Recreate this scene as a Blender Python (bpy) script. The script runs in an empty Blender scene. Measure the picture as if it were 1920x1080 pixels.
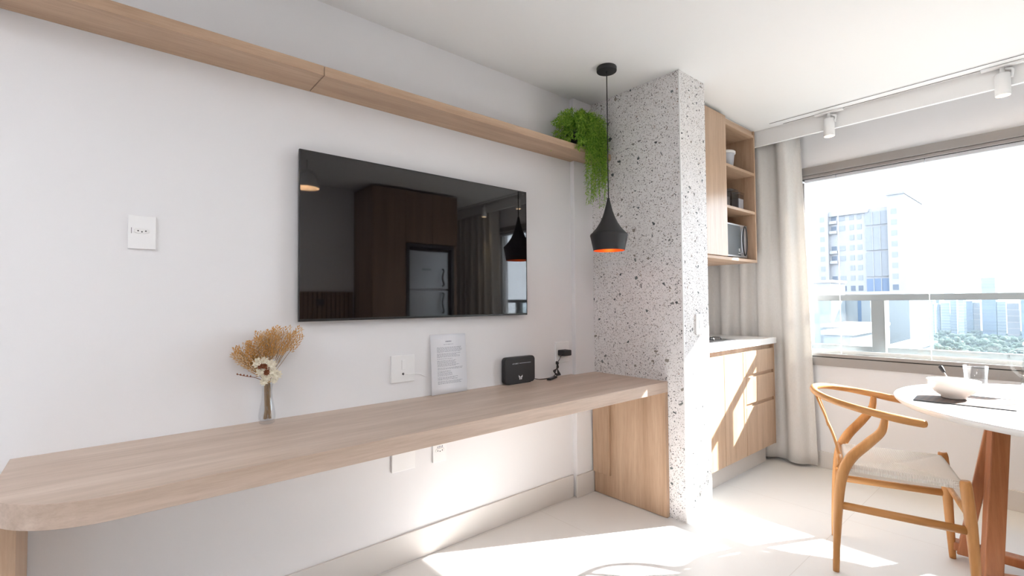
import bpy, math, random
from mathutils import Vector, Matrix
random.seed(7)
S = bpy.context.scene
COL = S.collection

# ------------------------------------------------------------------ camera, sky, sun, exposure
F_PX = 895.58
H = 1.22
YAW, PITCH, ROLL = math.radians(49.63), math.radians(1.7046), math.radians(-0.4439)
fw = Vector((math.cos(YAW)*math.cos(PITCH), math.sin(YAW)*math.cos(PITCH), math.sin(PITCH)))
r0 = Vector((math.sin(YAW), -math.cos(YAW), 0)); u0 = r0.cross(fw)
rr = r0*math.cos(ROLL) + u0*math.sin(ROLL); uu = -r0*math.sin(ROLL) + u0*math.cos(ROLL)
cd = bpy.data.cameras.new('camera'); cam = bpy.data.objects.new('camera', cd); COL.objects.link(cam)
cd.sensor_width = 36; cd.lens = F_PX/1920*36; cd.clip_start = 0.02; cd.clip_end = 3000
m3 = Matrix((rr, uu, -fw)).transposed()
cam.matrix_world = Matrix.Translation((0, 0, H)) @ m3.to_4x4()
S.camera = cam

w = bpy.data.worlds.new('sky'); S.world = w; w.use_nodes = True
bgn = w.node_tree.nodes['Background']
bgn.inputs['Color'].default_value = (0.80, 0.895, 1.0, 1)
bgn.inputs['Strength'].default_value = 5.2

sd = bpy.data.lights.new('sun', 'SUN'); sun = bpy.data.objects.new('sun', sd); COL.objects.link(sun)
sd.energy = 23; sd.angle = math.radians(0.6); sd.color = (1.0, 0.965, 0.93)
sun.rotation_euler = Vector((-1, 0.53, -0.70)).to_track_quat('-Z', 'Y').to_euler()
sun.location = (20, -10, 15)

S.view_settings.view_transform = 'Standard'; S.view_settings.look = 'None'
S.view_settings.gamma = 1; S.view_settings.use_curve_mapping = False
S.view_settings.exposure = 0.68

# ------------------------------------------------------------------ helpers
def tag(o, label=None, cat=None, group=None, kind=None):
    if label: o['label'] = label
    if cat: o['category'] = cat
    if group: o['group'] = group
    if kind: o['kind'] = kind
    return o

def empty(name, loc, label, cat, group=None, rz=0):
    o = bpy.data.objects.new(name, None); COL.objects.link(o)
    o.location = loc; o.rotation_euler = (0, 0, rz); o.empty_display_size = 0.05
    return tag(o, label, cat, group)

class MB:
    def __init__(s): s.v = []; s.f = []; s.sm = []
    def add(s, vs, fs, smooth=False):
        n = len(s.v); s.v += [tuple(p) for p in vs]
        for f in fs: s.f.append([n+i for i in f]); s.sm.append(smooth)
        return s
    def box(s, x0, x1, y0, y1, z0, z1):
        x0, x1 = min(x0, x1), max(x0, x1); y0, y1 = min(y0, y1), max(y0, y1); z0, z1 = min(z0, z1), max(z0, z1)
        return s.add([(x0,y0,z0),(x1,y0,z0),(x1,y1,z0),(x0,y1,z0),(x0,y0,z1),(x1,y0,z1),(x1,y1,z1),(x0,y1,z1)],
                     [(0,3,2,1),(4,5,6,7),(0,1,5,4),(1,2,6,5),(2,3,7,6),(3,0,4,7)])
    def lathe(s, prof, cx=0, cy=0, z=0, n=32, cap0=True, cap1=True, sx=1, sy=1):
        vs = []; fs = []
        for (r, h) in prof:
            for i in range(n):
                a = 2*math.pi*i/n; vs.append((cx+r*sx*math.cos(a), cy+r*sy*math.sin(a), z+h))
        for k in range(len(prof)-1):
            for i in range(n):
                j = (i+1) % n; fs.append((k*n+i, k*n+j, (k+1)*n+j, (k+1)*n+i))
        s.add(vs, fs, True)
        m = len(s.v)-len(vs)
        if cap0: s.f.append([m+i for i in range(n)][::-1]); s.sm.append(False)
        if cap1: s.f.append([m+(len(prof)-1)*n+i for i in range(n)]); s.sm.append(False)
        return s
    def tube(s, pts, rad, n=10, closed=False, flat=1.0, up=None):
        pts = [Vector(p) for p in pts]; N = len(pts)
        rads = rad if isinstance(rad, (list, tuple)) else [rad]*N
        vs = []; prev = None
        for i, p in enumerate(pts):
            if closed: t = pts[(i+1) % N]-pts[i-1]
            else: t = pts[min(i+1, N-1)]-pts[max(i-1, 0)]
            if t.length < 1e-9: t = Vector((0, 0, 1))
            t.normalize()
            if up is not None: a = Vector(up)-t*t.dot(Vector(up))
            elif prev is not None: a = prev-t*t.dot(prev)
            else:
                q = Vector((0, 0, 1)) if abs(t.z) < 0.9 else Vector((1, 0, 0)); a = q-t*t.dot(q)
            if a.length < 1e-6: a = Vector((1, 0, 0))-t*t.x
            a.normalize(); prev = a; b = t.cross(a)
            for k in range(n):
                th = 2*math.pi*k/n
                vs.append(p+a*(rads[i]*math.cos(th)*flat)+b*(rads[i]*math.sin(th)))
        fs = []
        for i in range(N if closed else N-1):
            j = (i+1) % N
            for k in range(n):
                l = (k+1) % n; fs.append((i*n+k, i*n+l, j*n+l, j*n+k))
        s.add(vs, fs, True)
        m = len(s.v)-len(vs)
        if not closed:
            s.f.append([m+k for k in range(n)][::-1]); s.sm.append(False)
            s.f.append([m+(N-1)*n+k for k in range(n)]); s.sm.append(False)
        return s
    def prism(s, poly, z0, z1, smooth=False):
        n = len(poly)
        vs = [(x, y, z0) for x, y in poly]+[(x, y, z1) for x, y in poly]
        s.add(vs, [tuple(range(n))[::-1], tuple(range(n, 2*n))])
        m = len(s.v)-2*n
        for i in range(n):
            j = (i+1) % n; s.f.append([m+i, m+j, m+n+j, m+n+i]); s.sm.append(smooth)
        return s
    def xf(s, M):
        s.v = [tuple(M @ Vector(p)) for p in s.v]; return s
    def build(s, name, mat, parent=None, bevel=0, seg=2, kind=None, label=None, org=None):
        me = bpy.data.meshes.new(name)
        o = bpy.data.objects.new(name, me); COL.objects.link(o)
        vs = s.v
        if org is not None: vs = [tuple(Vector(p)-Vector(org)) for p in vs]; o.location = org
        me.from_pydata(vs, [], s.f); me.materials.append(mat)
        me.polygons.foreach_set('use_smooth', s.sm); me.update()
        if parent is not None: o.parent = parent
        if bevel:
            b = o.modifiers.new('bevel', 'BEVEL'); b.width = bevel; b.segments = seg; b.limit_method = 'ANGLE'; b.angle_limit = math.radians(40)
            b.harden_normals = False
        if kind: o['kind'] = kind
        if label: o['label'] = label
        return o

def rel(parent, mb):  # shift a mesh given in world coordinates into an unrotated parent's space
    l = Vector(parent.location); mb.v = [tuple(Vector(p)-l) for p in mb.v]; return mb
def wbox(*a): return MB().box(*a)
def part(parent, mb, name, mat, **k): return rel(parent, mb).build(name, mat, parent, **k)
def sub(root, parent, mb, name, mat, **k): return rel(root, mb).build(name, mat, parent, **k)
def crom(pts, k=8):
    P = [Vector(p) for p in pts]; out = []
    for i in range(len(P)-1):
        a = P[max(i-1, 0)]; b = P[i]; c = P[i+1]; d = P[min(i+2, len(P)-1)]
        for j in range(k):
            t = j/k
            out.append(0.5*((2*b)+(c-a)*t+(2*a-5*b+4*c-d)*t*t+(-a+3*b-3*c+d)*t**3))
    out.append(P[-1]); return out
def lerps(vals, n):
    out = []
    for i in range(n):
        t = i/(n-1)*(len(vals)-1); k = min(int(t), len(vals)-2); out.append(vals[k]+(vals[k+1]-vals[k])*(t-k))
    return out

# ------------------------------------------------------------------ materials
def mat(name, col, rough=0.5, metal=0, spec=0.5, **kw):
    m = bpy.data.materials.new(name); m.use_nodes = True
    p = m.node_tree.nodes['Principled BSDF']
    p.inputs['Base Color'].default_value = (*col, 1); p.inputs['Roughness'].default_value = rough
    p.inputs['Metallic'].default_value = metal; p.inputs['Specular IOR Level'].default_value = spec
    for k, v in kw.items(): p.inputs[k.replace('_', ' ')].default_value = v
    return m
def nod(m): return m.node_tree.nodes, m.node_tree.links, m.node_tree.nodes['Principled BSDF']
def texc(m, scale=(1, 1, 1), rot=(0, 0, 0)):
    n, l, p = nod(m)
    tc = n.new('ShaderNodeTexCoord'); mp = n.new('ShaderNodeMapping')
    mp.inputs['Scale'].default_value = scale; mp.inputs['Rotation'].default_value = rot
    l.new(tc.outputs['Object'], mp.inputs['Vector']); return mp.outputs['Vector']
def noise(m, vec, scale, detail=4, rough=0.55, dist=0):
    n, l, p = nod(m); t = n.new('ShaderNodeTexNoise')
    t.inputs['Scale'].default_value = scale; t.inputs['Detail'].default_value = detail
    t.inputs['Roughness'].default_value = rough; t.inputs['Distortion'].default_value = dist
    l.new(vec, t.inputs['Vector']); return t.outputs['Fac']
def ramp(m, fac, stops):
    n, l, p = nod(m); r = n.new('ShaderNodeValToRGB'); e = r.color_ramp.elements
    while len(e) < len(stops): e.new(0.5)
    for i, (pos, c) in enumerate(stops): e[i].position = pos; e[i].color = (*c, 1)
    l.new(fac, r.inputs['Fac']); return r.outputs['Color']
def mixc(m, fac, a, b, mode='MIX'):
    n, l, p = nod(m); x = n.new('ShaderNodeMix'); x.data_type = 'RGBA'; x.blend_type = mode
    for s_, v in ((x.inputs['Factor'], fac), (x.inputs['A'], a), (x.inputs['B'], b)):
        if hasattr(v, 'is_linked') or hasattr(v, 'links'): l.new(v, s_)
        elif isinstance(v, (int, float)): s_.default_value = v
        else: s_.default_value = (*v, 1)
    return x.outputs['Result']
def math_(m, op, a, b=None):
    n, l, p = nod(m); x = n.new('ShaderNodeMath'); x.operation = op
    for i, v in enumerate((a, b)):
        if v is None: continue
        if hasattr(v, 'links'): l.new(v, x.inputs[i])
        else: x.inputs[i].default_value = v
    return x.outputs[0]
def bump(m, h, strength=0.2, dist=0.01):
    n, l, p = nod(m); b = n.new('ShaderNodeBump'); b.inputs['Strength'].default_value = strength
    b.inputs['Distance'].default_value = dist; l.new(h, b.inputs['Height']); l.new(b.outputs['Normal'], p.inputs['Normal'])

def wood(name, dark, mid, light, axis='x', rough=0.5, fine=1.0, spec=0.4):
    m = mat(name, mid, rough, spec=spec); n, l, p = nod(m)
    sc = {'x': (0.9, 14, 14), 'y': (14, 0.9, 14), 'z': (14, 14, 0.9)}[axis]
    v = texc(m, tuple(s*fine for s in sc))
    big = noise(m, v, 1.0, 3, 0.5, 0.6)
    fi = noise(m, v, 7.0, 5, 0.7, 0.2)
    c = ramp(m, big, [(0.25, dark), (0.5, mid), (0.78, light)])
    c2 = ramp(m, fi, [(0.3, (0.80, 0.78, 0.76)), (0.6, (1, 1, 1))])
    l.new(mixc(m, 0.75, c, c2, 'MULTIPLY'), p.inputs['Base Color'])
    bump(m, fi, 0.08, 0.002)
    return m
OAKC = ((0.50, 0.385, 0.30), (0.595, 0.47, 0.385), (0.67, 0.55, 0.46))
M = {}
M['oak_x'] = wood('light_oak_long_grain', *OAKC, 'x', 0.42)
M['oak_z'] = wood('light_oak_upright_grain', *OAKC, 'z', 0.45)
M['oak_y'] = wood('light_oak_cross_grain', *OAKC, 'y', 0.45)
SC = ((0.43, 0.285, 0.185), (0.53, 0.365, 0.25), (0.61, 0.44, 0.31))
M['oakw_x'] = wood('warm_oak_long_grain', *SC, 'x', 0.45)
M['oakw_z'] = wood('warm_oak_upright_grain', *SC, 'z', 0.45)
M['oak_door'] = wood('laminate_door', *SC, 'z', 0.28)
M['chair'] = wood('honey_ash', (0.43, 0.19, 0.055), (0.58, 0.28, 0.095), (0.69, 0.37, 0.15), 'z', 0.35)
M['chair_y'] = wood('honey_ash_rail', (0.43, 0.19, 0.055), (0.58, 0.28, 0.095), (0.69, 0.37, 0.15), 'y', 0.35)
M['tleg'] = wood('reddish_hardwood', (0.20, 0.06, 0.025), (0.40, 0.15, 0.06), (0.52, 0.23, 0.10), 'z', 0.38)
M['dark_wood'] = wood('brown_veneer', (0.21, 0.125, 0.075), (0.29, 0.18, 0.115), (0.36, 0.23, 0.15), 'z', 0.45)

def plaster(name, col, rough=0.9):
    m = mat(name, col, rough, spec=0.2); v = texc(m)
    h = noise(m, v, 160, 3); bump(m, h, 0.05, 0.002)
    n, l, p = nod(m); b = noise(m, v, 0.8, 2)
    l.new(ramp(m, b, [(0.3, tuple(c*0.985 for c in col)), (0.7, col)]), p.inputs['Base Color']); return m
M['wall'] = plaster('white_wall_paint', (0.835, 0.83, 0.84))
M['ceil'] = plaster('white_ceiling_paint', (0.86, 0.855, 0.85))
M['base'] = mat('stone_baseboard', (0.70, 0.67, 0.64), 0.35)
M['white'] = mat('white_gloss_plastic', (0.88, 0.88, 0.88), 0.3)
M['white_paint'] = mat('white_satin_paint', (0.86, 0.86, 0.85), 0.5)
M['black'] = mat('black_satin', (0.012, 0.012, 0.014), 0.38)
M['blackm'] = mat('matte_black', (0.02, 0.02, 0.022), 0.55)
M['ink'] = mat('grey_ink', (0.30, 0.30, 0.36), 0.8)
M['gap'] = mat('dark_gap', (0.03, 0.03, 0.03), 0.9)
# porcelain floor
fm = mat('pale_porcelain_floor', (0.72, 0.715, 0.71), 0.42, spec=0.3); M['floor'] = fm
n, l, p = nod(fm); v = texc(fm); c = ramp(fm, noise(fm, v, 1.6, 5, 0.6), [(0.2, (0.715, 0.71, 0.70)), (0.8, (0.745, 0.74, 0.735))])
br = n.new('ShaderNodeTexBrick'); br.offset = 0; br.squash = 1
br.inputs['Scale'].default_value = 1; br.inputs['Brick Width'].default_value = 1.2; br.inputs['Row Height'].default_value = 1.2
br.inputs['Mortar Size'].default_value = 0.0012; br.inputs['Mortar Smooth'].default_value = 0.2
mp2 = n.new('ShaderNodeMapping'); mp2.inputs['Location'].default_value = (0.45, 0.35, 0)
l.new(v, mp2.inputs['Vector']); l.new(mp2.outputs['Vector'], br.inputs['Vector'])
l.new(mixc(fm, br.outputs['Fac'], c, (0.58, 0.56, 0.54)), p.inputs['Base Color'])
# terrazzo
tm = mat('terrazzo', (0.7, 0.67, 0.65), 0.55, spec=0.3); M['terrazzo'] = tm
n, l, p = nod(tm); v = texc(tm)
nz = n.new('ShaderNodeTexNoise'); nz.inputs['Scale'].default_value = 25; nz.inputs['Detail'].default_value = 2
l.new(v, nz.inputs['Vector'])
dv = n.new('ShaderNodeVectorMath'); dv.operation = 'MULTIPLY_ADD'
dv.inputs[1].default_value = (0.018, 0.018, 0.018); l.new(nz.outputs['Color'], dv.inputs[0]); l.new(v, dv.inputs[2])
base = ramp(tm, noise(tm, v, 14, 4), [(0.3, (0.77, 0.745, 0.74)), (0.7, (0.83, 0.81, 0.805))])
cur = base
for (sc, keep, edge, cols) in ((230, 0.24, 0.12, [(0.0, (0.42, 0.36, 0.33)), (0.5, (0.50, 0.47, 0.46)), (0.8, (0.22, 0.20, 0.20))]),
                               (135, 0.12, 0.16, [(0.0, (0.36, 0.27, 0.22)), (0.35, (0.46, 0.42, 0.40)), (0.6, (0.10, 0.10, 0.10))]),
                               (70, 0.07, 0.19, [(0.0, (0.05, 0.055, 0.06)), (0.5, (0.13, 0.14, 0.14)), (0.8, (0.34, 0.27, 0.22))]),
                               (42, 0.04, 0.2, [(0.0, (0.06, 0.07, 0.075)), (0.5, (0.17, 0.19, 0.19)), (0.85, (0.28, 0.25, 0.22))])):
    a = n.new('ShaderNodeTexVoronoi'); a.feature = 'F1'; a.inputs['Scale'].default_value = sc; l.new(dv.outputs[0], a.inputs['Vector'])
    b = n.new('ShaderNodeTexVoronoi'); b.feature = 'DISTANCE_TO_EDGE'; b.inputs['Scale'].default_value = sc; l.new(dv.outputs[0], b.inputs['Vector'])
    sp = n.new('ShaderNodeSeparateColor'); l.new(a.outputs['Color'], sp.inputs[0])
    k1 = math_(tm, 'LESS_THAN', sp.outputs[0], keep); k2 = math_(tm, 'GREATER_THAN', b.outputs['Distance'], edge)
    msk = math_(tm, 'MULTIPLY', k1, k2)
    cc = ramp(tm, sp.outputs[1], cols); cur = mixc(tm, msk, cur, cc)
l.new(cur, p.inputs['Base Color'])

def glass(name, tint=(1, 1, 1), ior=1.45, extra=0.0):
    m = bpy.data.materials.new(name); m.use_nodes = True; nt = m.node_tree; nt.nodes.clear()
    o = nt.nodes.new('ShaderNodeOutputMaterial'); t = nt.nodes.new('ShaderNodeBsdfTransparent'); g = nt.nodes.new('ShaderNodeBsdfGlossy')
    lw = nt.nodes.new('ShaderNodeLayerWeight'); lw.inputs['Blend'].default_value = 0.5
    pw = nt.nodes.new('ShaderNodeMath'); pw.operation = 'POWER'; pw.inputs[1].default_value = 5.0; nt.links.new(lw.outputs['Facing'], pw.inputs[0])
    f = nt.nodes.new('ShaderNodeMath'); f.operation = 'MULTIPLY_ADD'; f.inputs[1].default_value = 0.7; f.inputs[2].default_value = ((ior-1)/(ior+1))**2
    nt.links.new(pw.outputs[0], f.inputs[0])
    t.inputs['Color'].default_value = (*tint, 1); g.inputs['Roughness'].default_value = 0.01
    mx = nt.nodes.new('ShaderNodeMixShader'); fac = f.outputs[0]
    if extra:
        a = nt.nodes.new('ShaderNodeMath'); a.operation = 'ADD'; a.inputs[1].default_value = extra
        nt.links.new(fac, a.inputs[0]); fac = a.outputs[0]
    nt.links.new(fac, mx.inputs[0]); nt.links.new(t.outputs[0], mx.inputs[1]); nt.links.new(g.outputs[0], mx.inputs[2])
    nt.links.new(mx.outputs[0], o.inputs[0]); return m
M['pane'] = glass('clear_window_glass', (0.985, 0.99, 0.99), 1.3)
M['railglass'] = glass('rail_glass', (0.90, 0.95, 0.96), 1.3)
M['glass'] = glass('clear_glassware', (0.975, 0.98, 0.985), 1.5, 0.02)
M['acrylic'] = glass('clear_acrylic', (0.86, 0.86, 0.88), 1.5, 0.04)
M['edge'] = mat('polished_glass_edge', (0.88, 0.93, 0.93), 0.2)
M['alu'] = mat('taupe_aluminium', (0.32, 0.295, 0.28), 0.45, 0.15)
M['alu2'] = mat('grey_aluminium', (0.27, 0.285, 0.29), 0.4, 0.2)
M['alu3'] = mat('pale_aluminium', (0.62, 0.63, 0.66), 0.4, 0.1)
M['screen'] = mat('tv_glass', (0.006, 0.005, 0.006), 0.03, 0, 0.75); M['screen'].node_tree.nodes['Principled BSDF'].inputs['IOR'].default_value = 1.5
M['steel'] = mat('brushed_steel', (0.55, 0.56, 0.58), 0.28, 0.9)
M['fridge'] = mat('fridge_steel', (0.50, 0.51, 0.53), 0.3, 0.6)
M['porc'] = mat('white_porcelain', (0.86, 0.83, 0.80), 0.15)
M['top'] = mat('white_laminate', (0.84, 0.83, 0.81), 0.3)
M['quartz'] = mat('white_quartz', (0.80, 0.79, 0.78), 0.2)
M['copper'] = mat('copper_inside', (0.95, 0.30, 0.06), 0.35, 0.6)
M['powder'] = mat('white_powder', (0.85, 0.84, 0.82), 0.9)
M['coffee'] = mat('dark_contents', (0.10, 0.07, 0.07), 0.8)
M['micro'] = mat('microwave_glass', (0.16, 0.18, 0.20), 0.12, 0.3, 0.8)
M['tub'] = mat('translucent_tub', (0.48, 0.49, 0.53), 0.3)
M['paper'] = mat('paper', (0.87, 0.88, 0.92), 0.8)
# curtain linen
cm = mat('off_white_linen', (0.78, 0.75, 0.71), 0.9, spec=0.1); M['linen'] = cm
n, l, p = nod(cm); v = texc(cm, (1, 1, 1)); wv = noise(cm, texc(cm, (300, 300, 60)), 1, 3)
l.new(ramp(cm, wv, [(0.3, (0.79, 0.77, 0.745)), (0.7, (0.86, 0.845, 0.82))]), p.inputs['Base Color']); bump(cm, wv, 0.1, 0.001)
# translucent share so daylight glows through the cloth
tr = n.new('ShaderNodeBsdfTranslucent'); tr.inputs['Color'].default_value = (0.80, 0.76, 0.70, 1)
mx = n.new('ShaderNodeMixShader'); mx.inputs[0].default_value = 0.15
out = [x for x in n if x.type == 'OUTPUT_MATERIAL'][0]
l.new(p.outputs[0], mx.inputs[1]); l.new(tr.outputs[0], mx.inputs[2]); l.new(mx.outputs[0], out.inputs['Surface'])
# cord seat
cs = mat('paper_cord', (0.72, 0.66, 0.58), 0.85, spec=0.2); M['cord'] = cs
n, l, p = nod(cs)
tc = n.new('ShaderNodeTexCoord'); sx = n.new('ShaderNodeSeparateXYZ'); l.new(tc.outputs['Object'], sx.inputs[0])
ax = math_(cs, 'ABSOLUTE', sx.outputs[0]); ay = math_(cs, 'ABSOLUTE', sx.outputs[1])
sel = math_(cs, 'GREATER_THAN', math_(cs, 'MULTIPLY', ax, 0.88), ay)
wa = math_(cs, 'SINE', math_(cs, 'MULTIPLY', sx.outputs[0], 1300)); wb = math_(cs, 'SINE', math_(cs, 'MULTIPLY', sx.outputs[1], 1300))
wm = n.new('ShaderNodeMix'); l.new(sel, wm.inputs[0]); l.new(wa, wm.inputs[2]); l.new(wb, wm.inputs[3])
# cords run across at the side panels (rows stacked along y) and along at front/back
hgt = math_(cs, 'MULTIPLY_ADD', wm.outputs[0], 0.5)
for nd in n:
    if nd.type == 'MATH' and nd.operation == 'MULTIPLY_ADD': nd.inputs[2].default_value = 0.5
l.new(ramp(cs, hgt, [(0.0, (0.46, 0.38, 0.30)), (0.35, (0.87, 0.84, 0.79))]), p.inputs['Base Color']); bump(cs, hgt, 0.5, 0.002)
# greenery
gm = mat('fern_green', (0.10, 0.25, 0.03), 0.55); M['leaf'] = gm
n, l, p = nod(gm); l.new(ramp(gm, noise(gm, texc(gm), 95, 2), [(0.34, (0.03, 0.14, 0.02)), (0.46, (0.18, 0.42, 0.04)), (0.58, (0.58, 0.76, 0.13))]), p.inputs['Base Color'])
tr = n.new('ShaderNodeBsdfTranslucent'); tr.inputs['Color'].default_value = (0.30, 0.55, 0.06, 1); mx = n.new('ShaderNodeMixShader'); mx.inputs[0].default_value = 0.35
out = [x for x in n if x.type == 'OUTPUT_MATERIAL'][0]; l.new(p.outputs[0], mx.inputs[1]); l.new(tr.outputs[0], mx.inputs[2]); l.new(mx.outputs[0], out.inputs['Surface'])
M['straw'] = mat('golden_straw', (0.66, 0.36, 0.11), 0.8)
M['straw2'] = mat('pale_straw', (0.74, 0.55, 0.34), 0.8)
M['stem'] = mat('dry_stem', (0.40, 0.27, 0.15), 0.8)
M['rust'] = mat('rust_flower', (0.24, 0.075, 0.03), 0.8)
M['petal'] = mat('cream_petal', (0.86, 0.80, 0.66), 0.8)
M['mat'] = mat('woven_mat', (0.66, 0.58, 0.50), 0.8)
n, l, p = nod(M['mat']); wv = n.new('ShaderNodeTexWave'); wv.inputs['Scale'].default_value = 38; wv.bands_direction = 'X'
l.new(texc(M['mat']), wv.inputs['Vector'])
wv2 = n.new('ShaderNodeTexWave'); wv2.inputs['Scale'].default_value = 14; wv2.bands_direction = 'Y'; l.new(texc(M['mat']), wv2.inputs['Vector'])
l.new(mixc(M['mat'], math_(M['mat'], 'MULTIPLY', wv.outputs['Fac'], 0.7), (0.14, 0.11, 0.095), ramp(M['mat'], wv2.outputs['Fac'], [(0.3, (0.06, 0.045, 0.04)), (0.6, (0.15, 0.08, 0.055))])), p.inputs['Base Color'])

def emis(name, col, st):
    m = bpy.data.materials.new(name); m.use_nodes = True; p = m.node_tree.nodes['Principled BSDF']
    p.inputs['Base Color'].default_value = (*col, 1); p.inputs['Emission Color'].default_value = (*col, 1); p.inputs['Emission Strength'].default_value = st
    return m
M['bulb_orange'] = emis('warm_bulb', (1.0, 0.60, 0.32), 5)
M['bulb_warm'] = emis('warm_led', (1.0, 0.80, 0.55), 5)

# ------------------------------------------------------------------ room shell
WY = 2.074; XW = 4.0; CZ = 2.525; XL = -2.6; YB = -1.98; PX = 2.443; PY = 1.408; PX2 = 2.728
def st(name, mb, m, **k): return mb.build(name, m, kind='structure', **k)
st('floor', wbox(XL-0.1, XW, YB-0.1, WY+0.1, -0.1, 0), M['floor'])
st('ceiling', wbox(XL-0.1, XW+0.15, YB-0.1, WY+0.1, CZ, CZ+0.15), M['ceil'])
st('wall_left', wbox(XL-0.1, XL, YB, WY, 0, CZ), M['wall'])
st('wall_back', MB().box(XL, XW+0.15, YB-0.1, YB, 0, CZ), M['wall'])
st('wall_bedroom', MB().box(XL, 2.16, YB, -1.27, 0, CZ), M['wall'])
st('wall_television', wbox(XL-0.1, XW+0.15, WY, WY+0.1, 0, CZ), M['wall'])
st('trim_1', wbox(2.262, PX, WY-0.03, WY+0.01, 0, CZ), M['wall'], bevel=0.003)         # shallow pipe chase by the pillar
st('wall_pillar', wbox(PX, PX2, PY, WY, 0, CZ), M['terrazzo'])
st('trim_2', MB().box(PX-0.003, PX+0.004, PY-0.003, PY+0.004, 0, CZ), M['white_paint'])
WB, WT, W0, W1 = 0.742, 2.209, -0.90, 1.322
st('wall_window', MB().box(XW, XW+0.15, YB, WY, 0, WB).box(XW, XW+0.15, YB, WY, WT, CZ)
   .box(XW, XW+0.15, W1, WY, WB, WT).box(XW, XW+0.15, YB, W0, WB, WT), M['wall'])
st('baseboard_television', MB().box(XL, 2.25, WY-0.012, WY, 0, 0.135).box(2.25, 2.413, WY-0.042, WY-0.03, 0, 0.135), M['base'], bevel=0.002)
st('baseboard_window', wbox(XW-0.012, XW, YB, 1.5, 0, 0.117), M['base'], bevel=0.002)
st('trim_3', wbox(3.815, 3.84, YB, WY, 2.405, CZ), M['ceil'], bevel=0.002)       # curtain box board

# window (frame, panes)
fr = MB()
fr.box(XW-0.015, XW+0.09, W0, W1, 2.152, WT).box(XW+0.0, XW+0.09, W0, W1, 2.130, 2.150)
fr.box(XW+0.02, XW+0.08, W0, W0+0.03, 0.83, 2.105).box(XW+0.03, XW+0.08, W1-0.018, W1, 0.83, 2.105)
fr.box(XW-0.02, XW+0.09, W0, W1, WB, 0.8025).box(XW-0.018, XW+0.09, W0, W1, 0.8085, 0.831)
win = st('window_1', fr, M['alu'], bevel=0.0015)
wbox(XW+0.016, XW+0.085, W0+0.002, W1-0.002, 2.1268, 2.1515).build('track_gap', M['gap'], win)
wbox(XW-0.012, XW+0.085, W0+0.002, W1-0.002, 0.8026, 0.8084).build('track_gap', M['gap'], win)
ys = [1.30, 1.095, 0.602, 0.109, -0.384, -0.87]
for i in range(5):
    a, b = ys[i+1]+0.002, ys[i]-0.002
    pn = wbox(XW+0.040, XW+0.048, a, b, 0.8565, 2.1035).build('glass_pane', M['pane'], win)
    wbox(XW+0.020, XW+0.060, a, b, 2.104, 2.1265).build('pane_head_clip', M['alu3'], win)
    wbox(XW+0.036, XW+0.052, a, b, 0.833, 0.856).build('pane_shoe', M['edge'], win)
    wbox(XW+0.039, XW+0.049, a-0.0015, a+0.0015, 0.856, 2.10).build('pane_seal', M['edge'], win)
st('trim_5', wbox(4.15, 4.31, -1.3, 2.1, 2.185, 2.5), M['wall'])    # overhang added out of view to end the sun patch on the floor
# railing outside
rail = empty('balcony_railing', (4.17, 0.2, 0.83), 'grey aluminium railing with glass infill just outside the window', 'railing')
part(rail, wbox(4.14, 4.20, -1.2, 1.275, 1.212, 1.255), 'top_rail', M['alu2'], bevel=0.002)
part(rail, wbox(4.14, 4.20, -1.2, 1.9, 0.832, 0.885), 'bottom_rail', M['alu2'], bevel=0.002)
for y in (0.86, -0.72):
    part(rail, wbox(4.136, 4.19, y, y+0.075, 0.76, 1.2115), 'post', M['alu2'], bevel=0.002)
    part(rail, wbox(4.134, 4.205, y-0.012, y-0.001, 0.80, 1.2115), 'clamp_strip', M['edge'])
for a, b in ((-0.63, 0.84), (0.945, 1.9)):
    part(rail, wbox(4.163, 4.171, a, b, 0.885, 1.212), 'glass_panel', M['railglass'])
st('trim_4', wbox(4.151, 4.30, -1.3, 2.1, 0.70, 0.735), M['alu'])

# ------------------------------------------------------------------ TV wall furniture
# floating shelf
sh = empty('wall_shelf', (0.4, 1.98, 2.118), 'long light oak shelf running above the television up to the speckled pillar', 'shelf')
SF = 1.888
part(sh, wbox(XL+0.01, 0.643, SF, WY-0.001, 2.118, 2.156), 'board', M['oakw_x'], bevel=0.0015)
part(sh, MB().prism([(0.6455, SF), (PX-0.001, SF), (PX-0.001, WY-0.031), (2.2615, WY-0.031), (2.2615, WY-0.001), (0.6455, WY-0.001)], 2.118, 2.156), 'board', M['oakw_x'], bevel=0.0015)
# desk
dk = empty('desk', (1.1, 1.8, 0), 'long built in light oak desk with a rounded left corner under the television', 'desk')
poly = [(PX-0.001, 1.511), (PX-0.001, WY-0.031), (2.25, WY-0.031), (2.25, WY-0.0005), (-0.213, WY-0.0005)]
cx_, cy_, R_ = 0.027, 1.751, 0.240
poly += [(cx_+R_*math.cos(a), cy_+R_*math.sin(a)) for a in [math.pi+math.pi/2*i/20 for i in range(21)]]
part(dk, MB().prism(poly[::-1], 0.703, 0.763), 'desktop', M['oak_x'], bevel=0.0015)
part(dk, wbox(2.414, PX-0.001, 1.512, WY-0.043, 0.003, 0.7025), 'end_panel', M['oakw_z'], bevel=0.001)
part(dk, wbox(2.400, 2.413, 1.9, WY-0.043, 0.135, 0.7025), 'end_batten', M['oakw_z'], bevel=0.001)
part(dk, wbox(-0.212, -0.170, 1.80, WY-0.013, 0.0, 0.7025), 'leg', M['oakw_z'], bevel=0.001)
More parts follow.
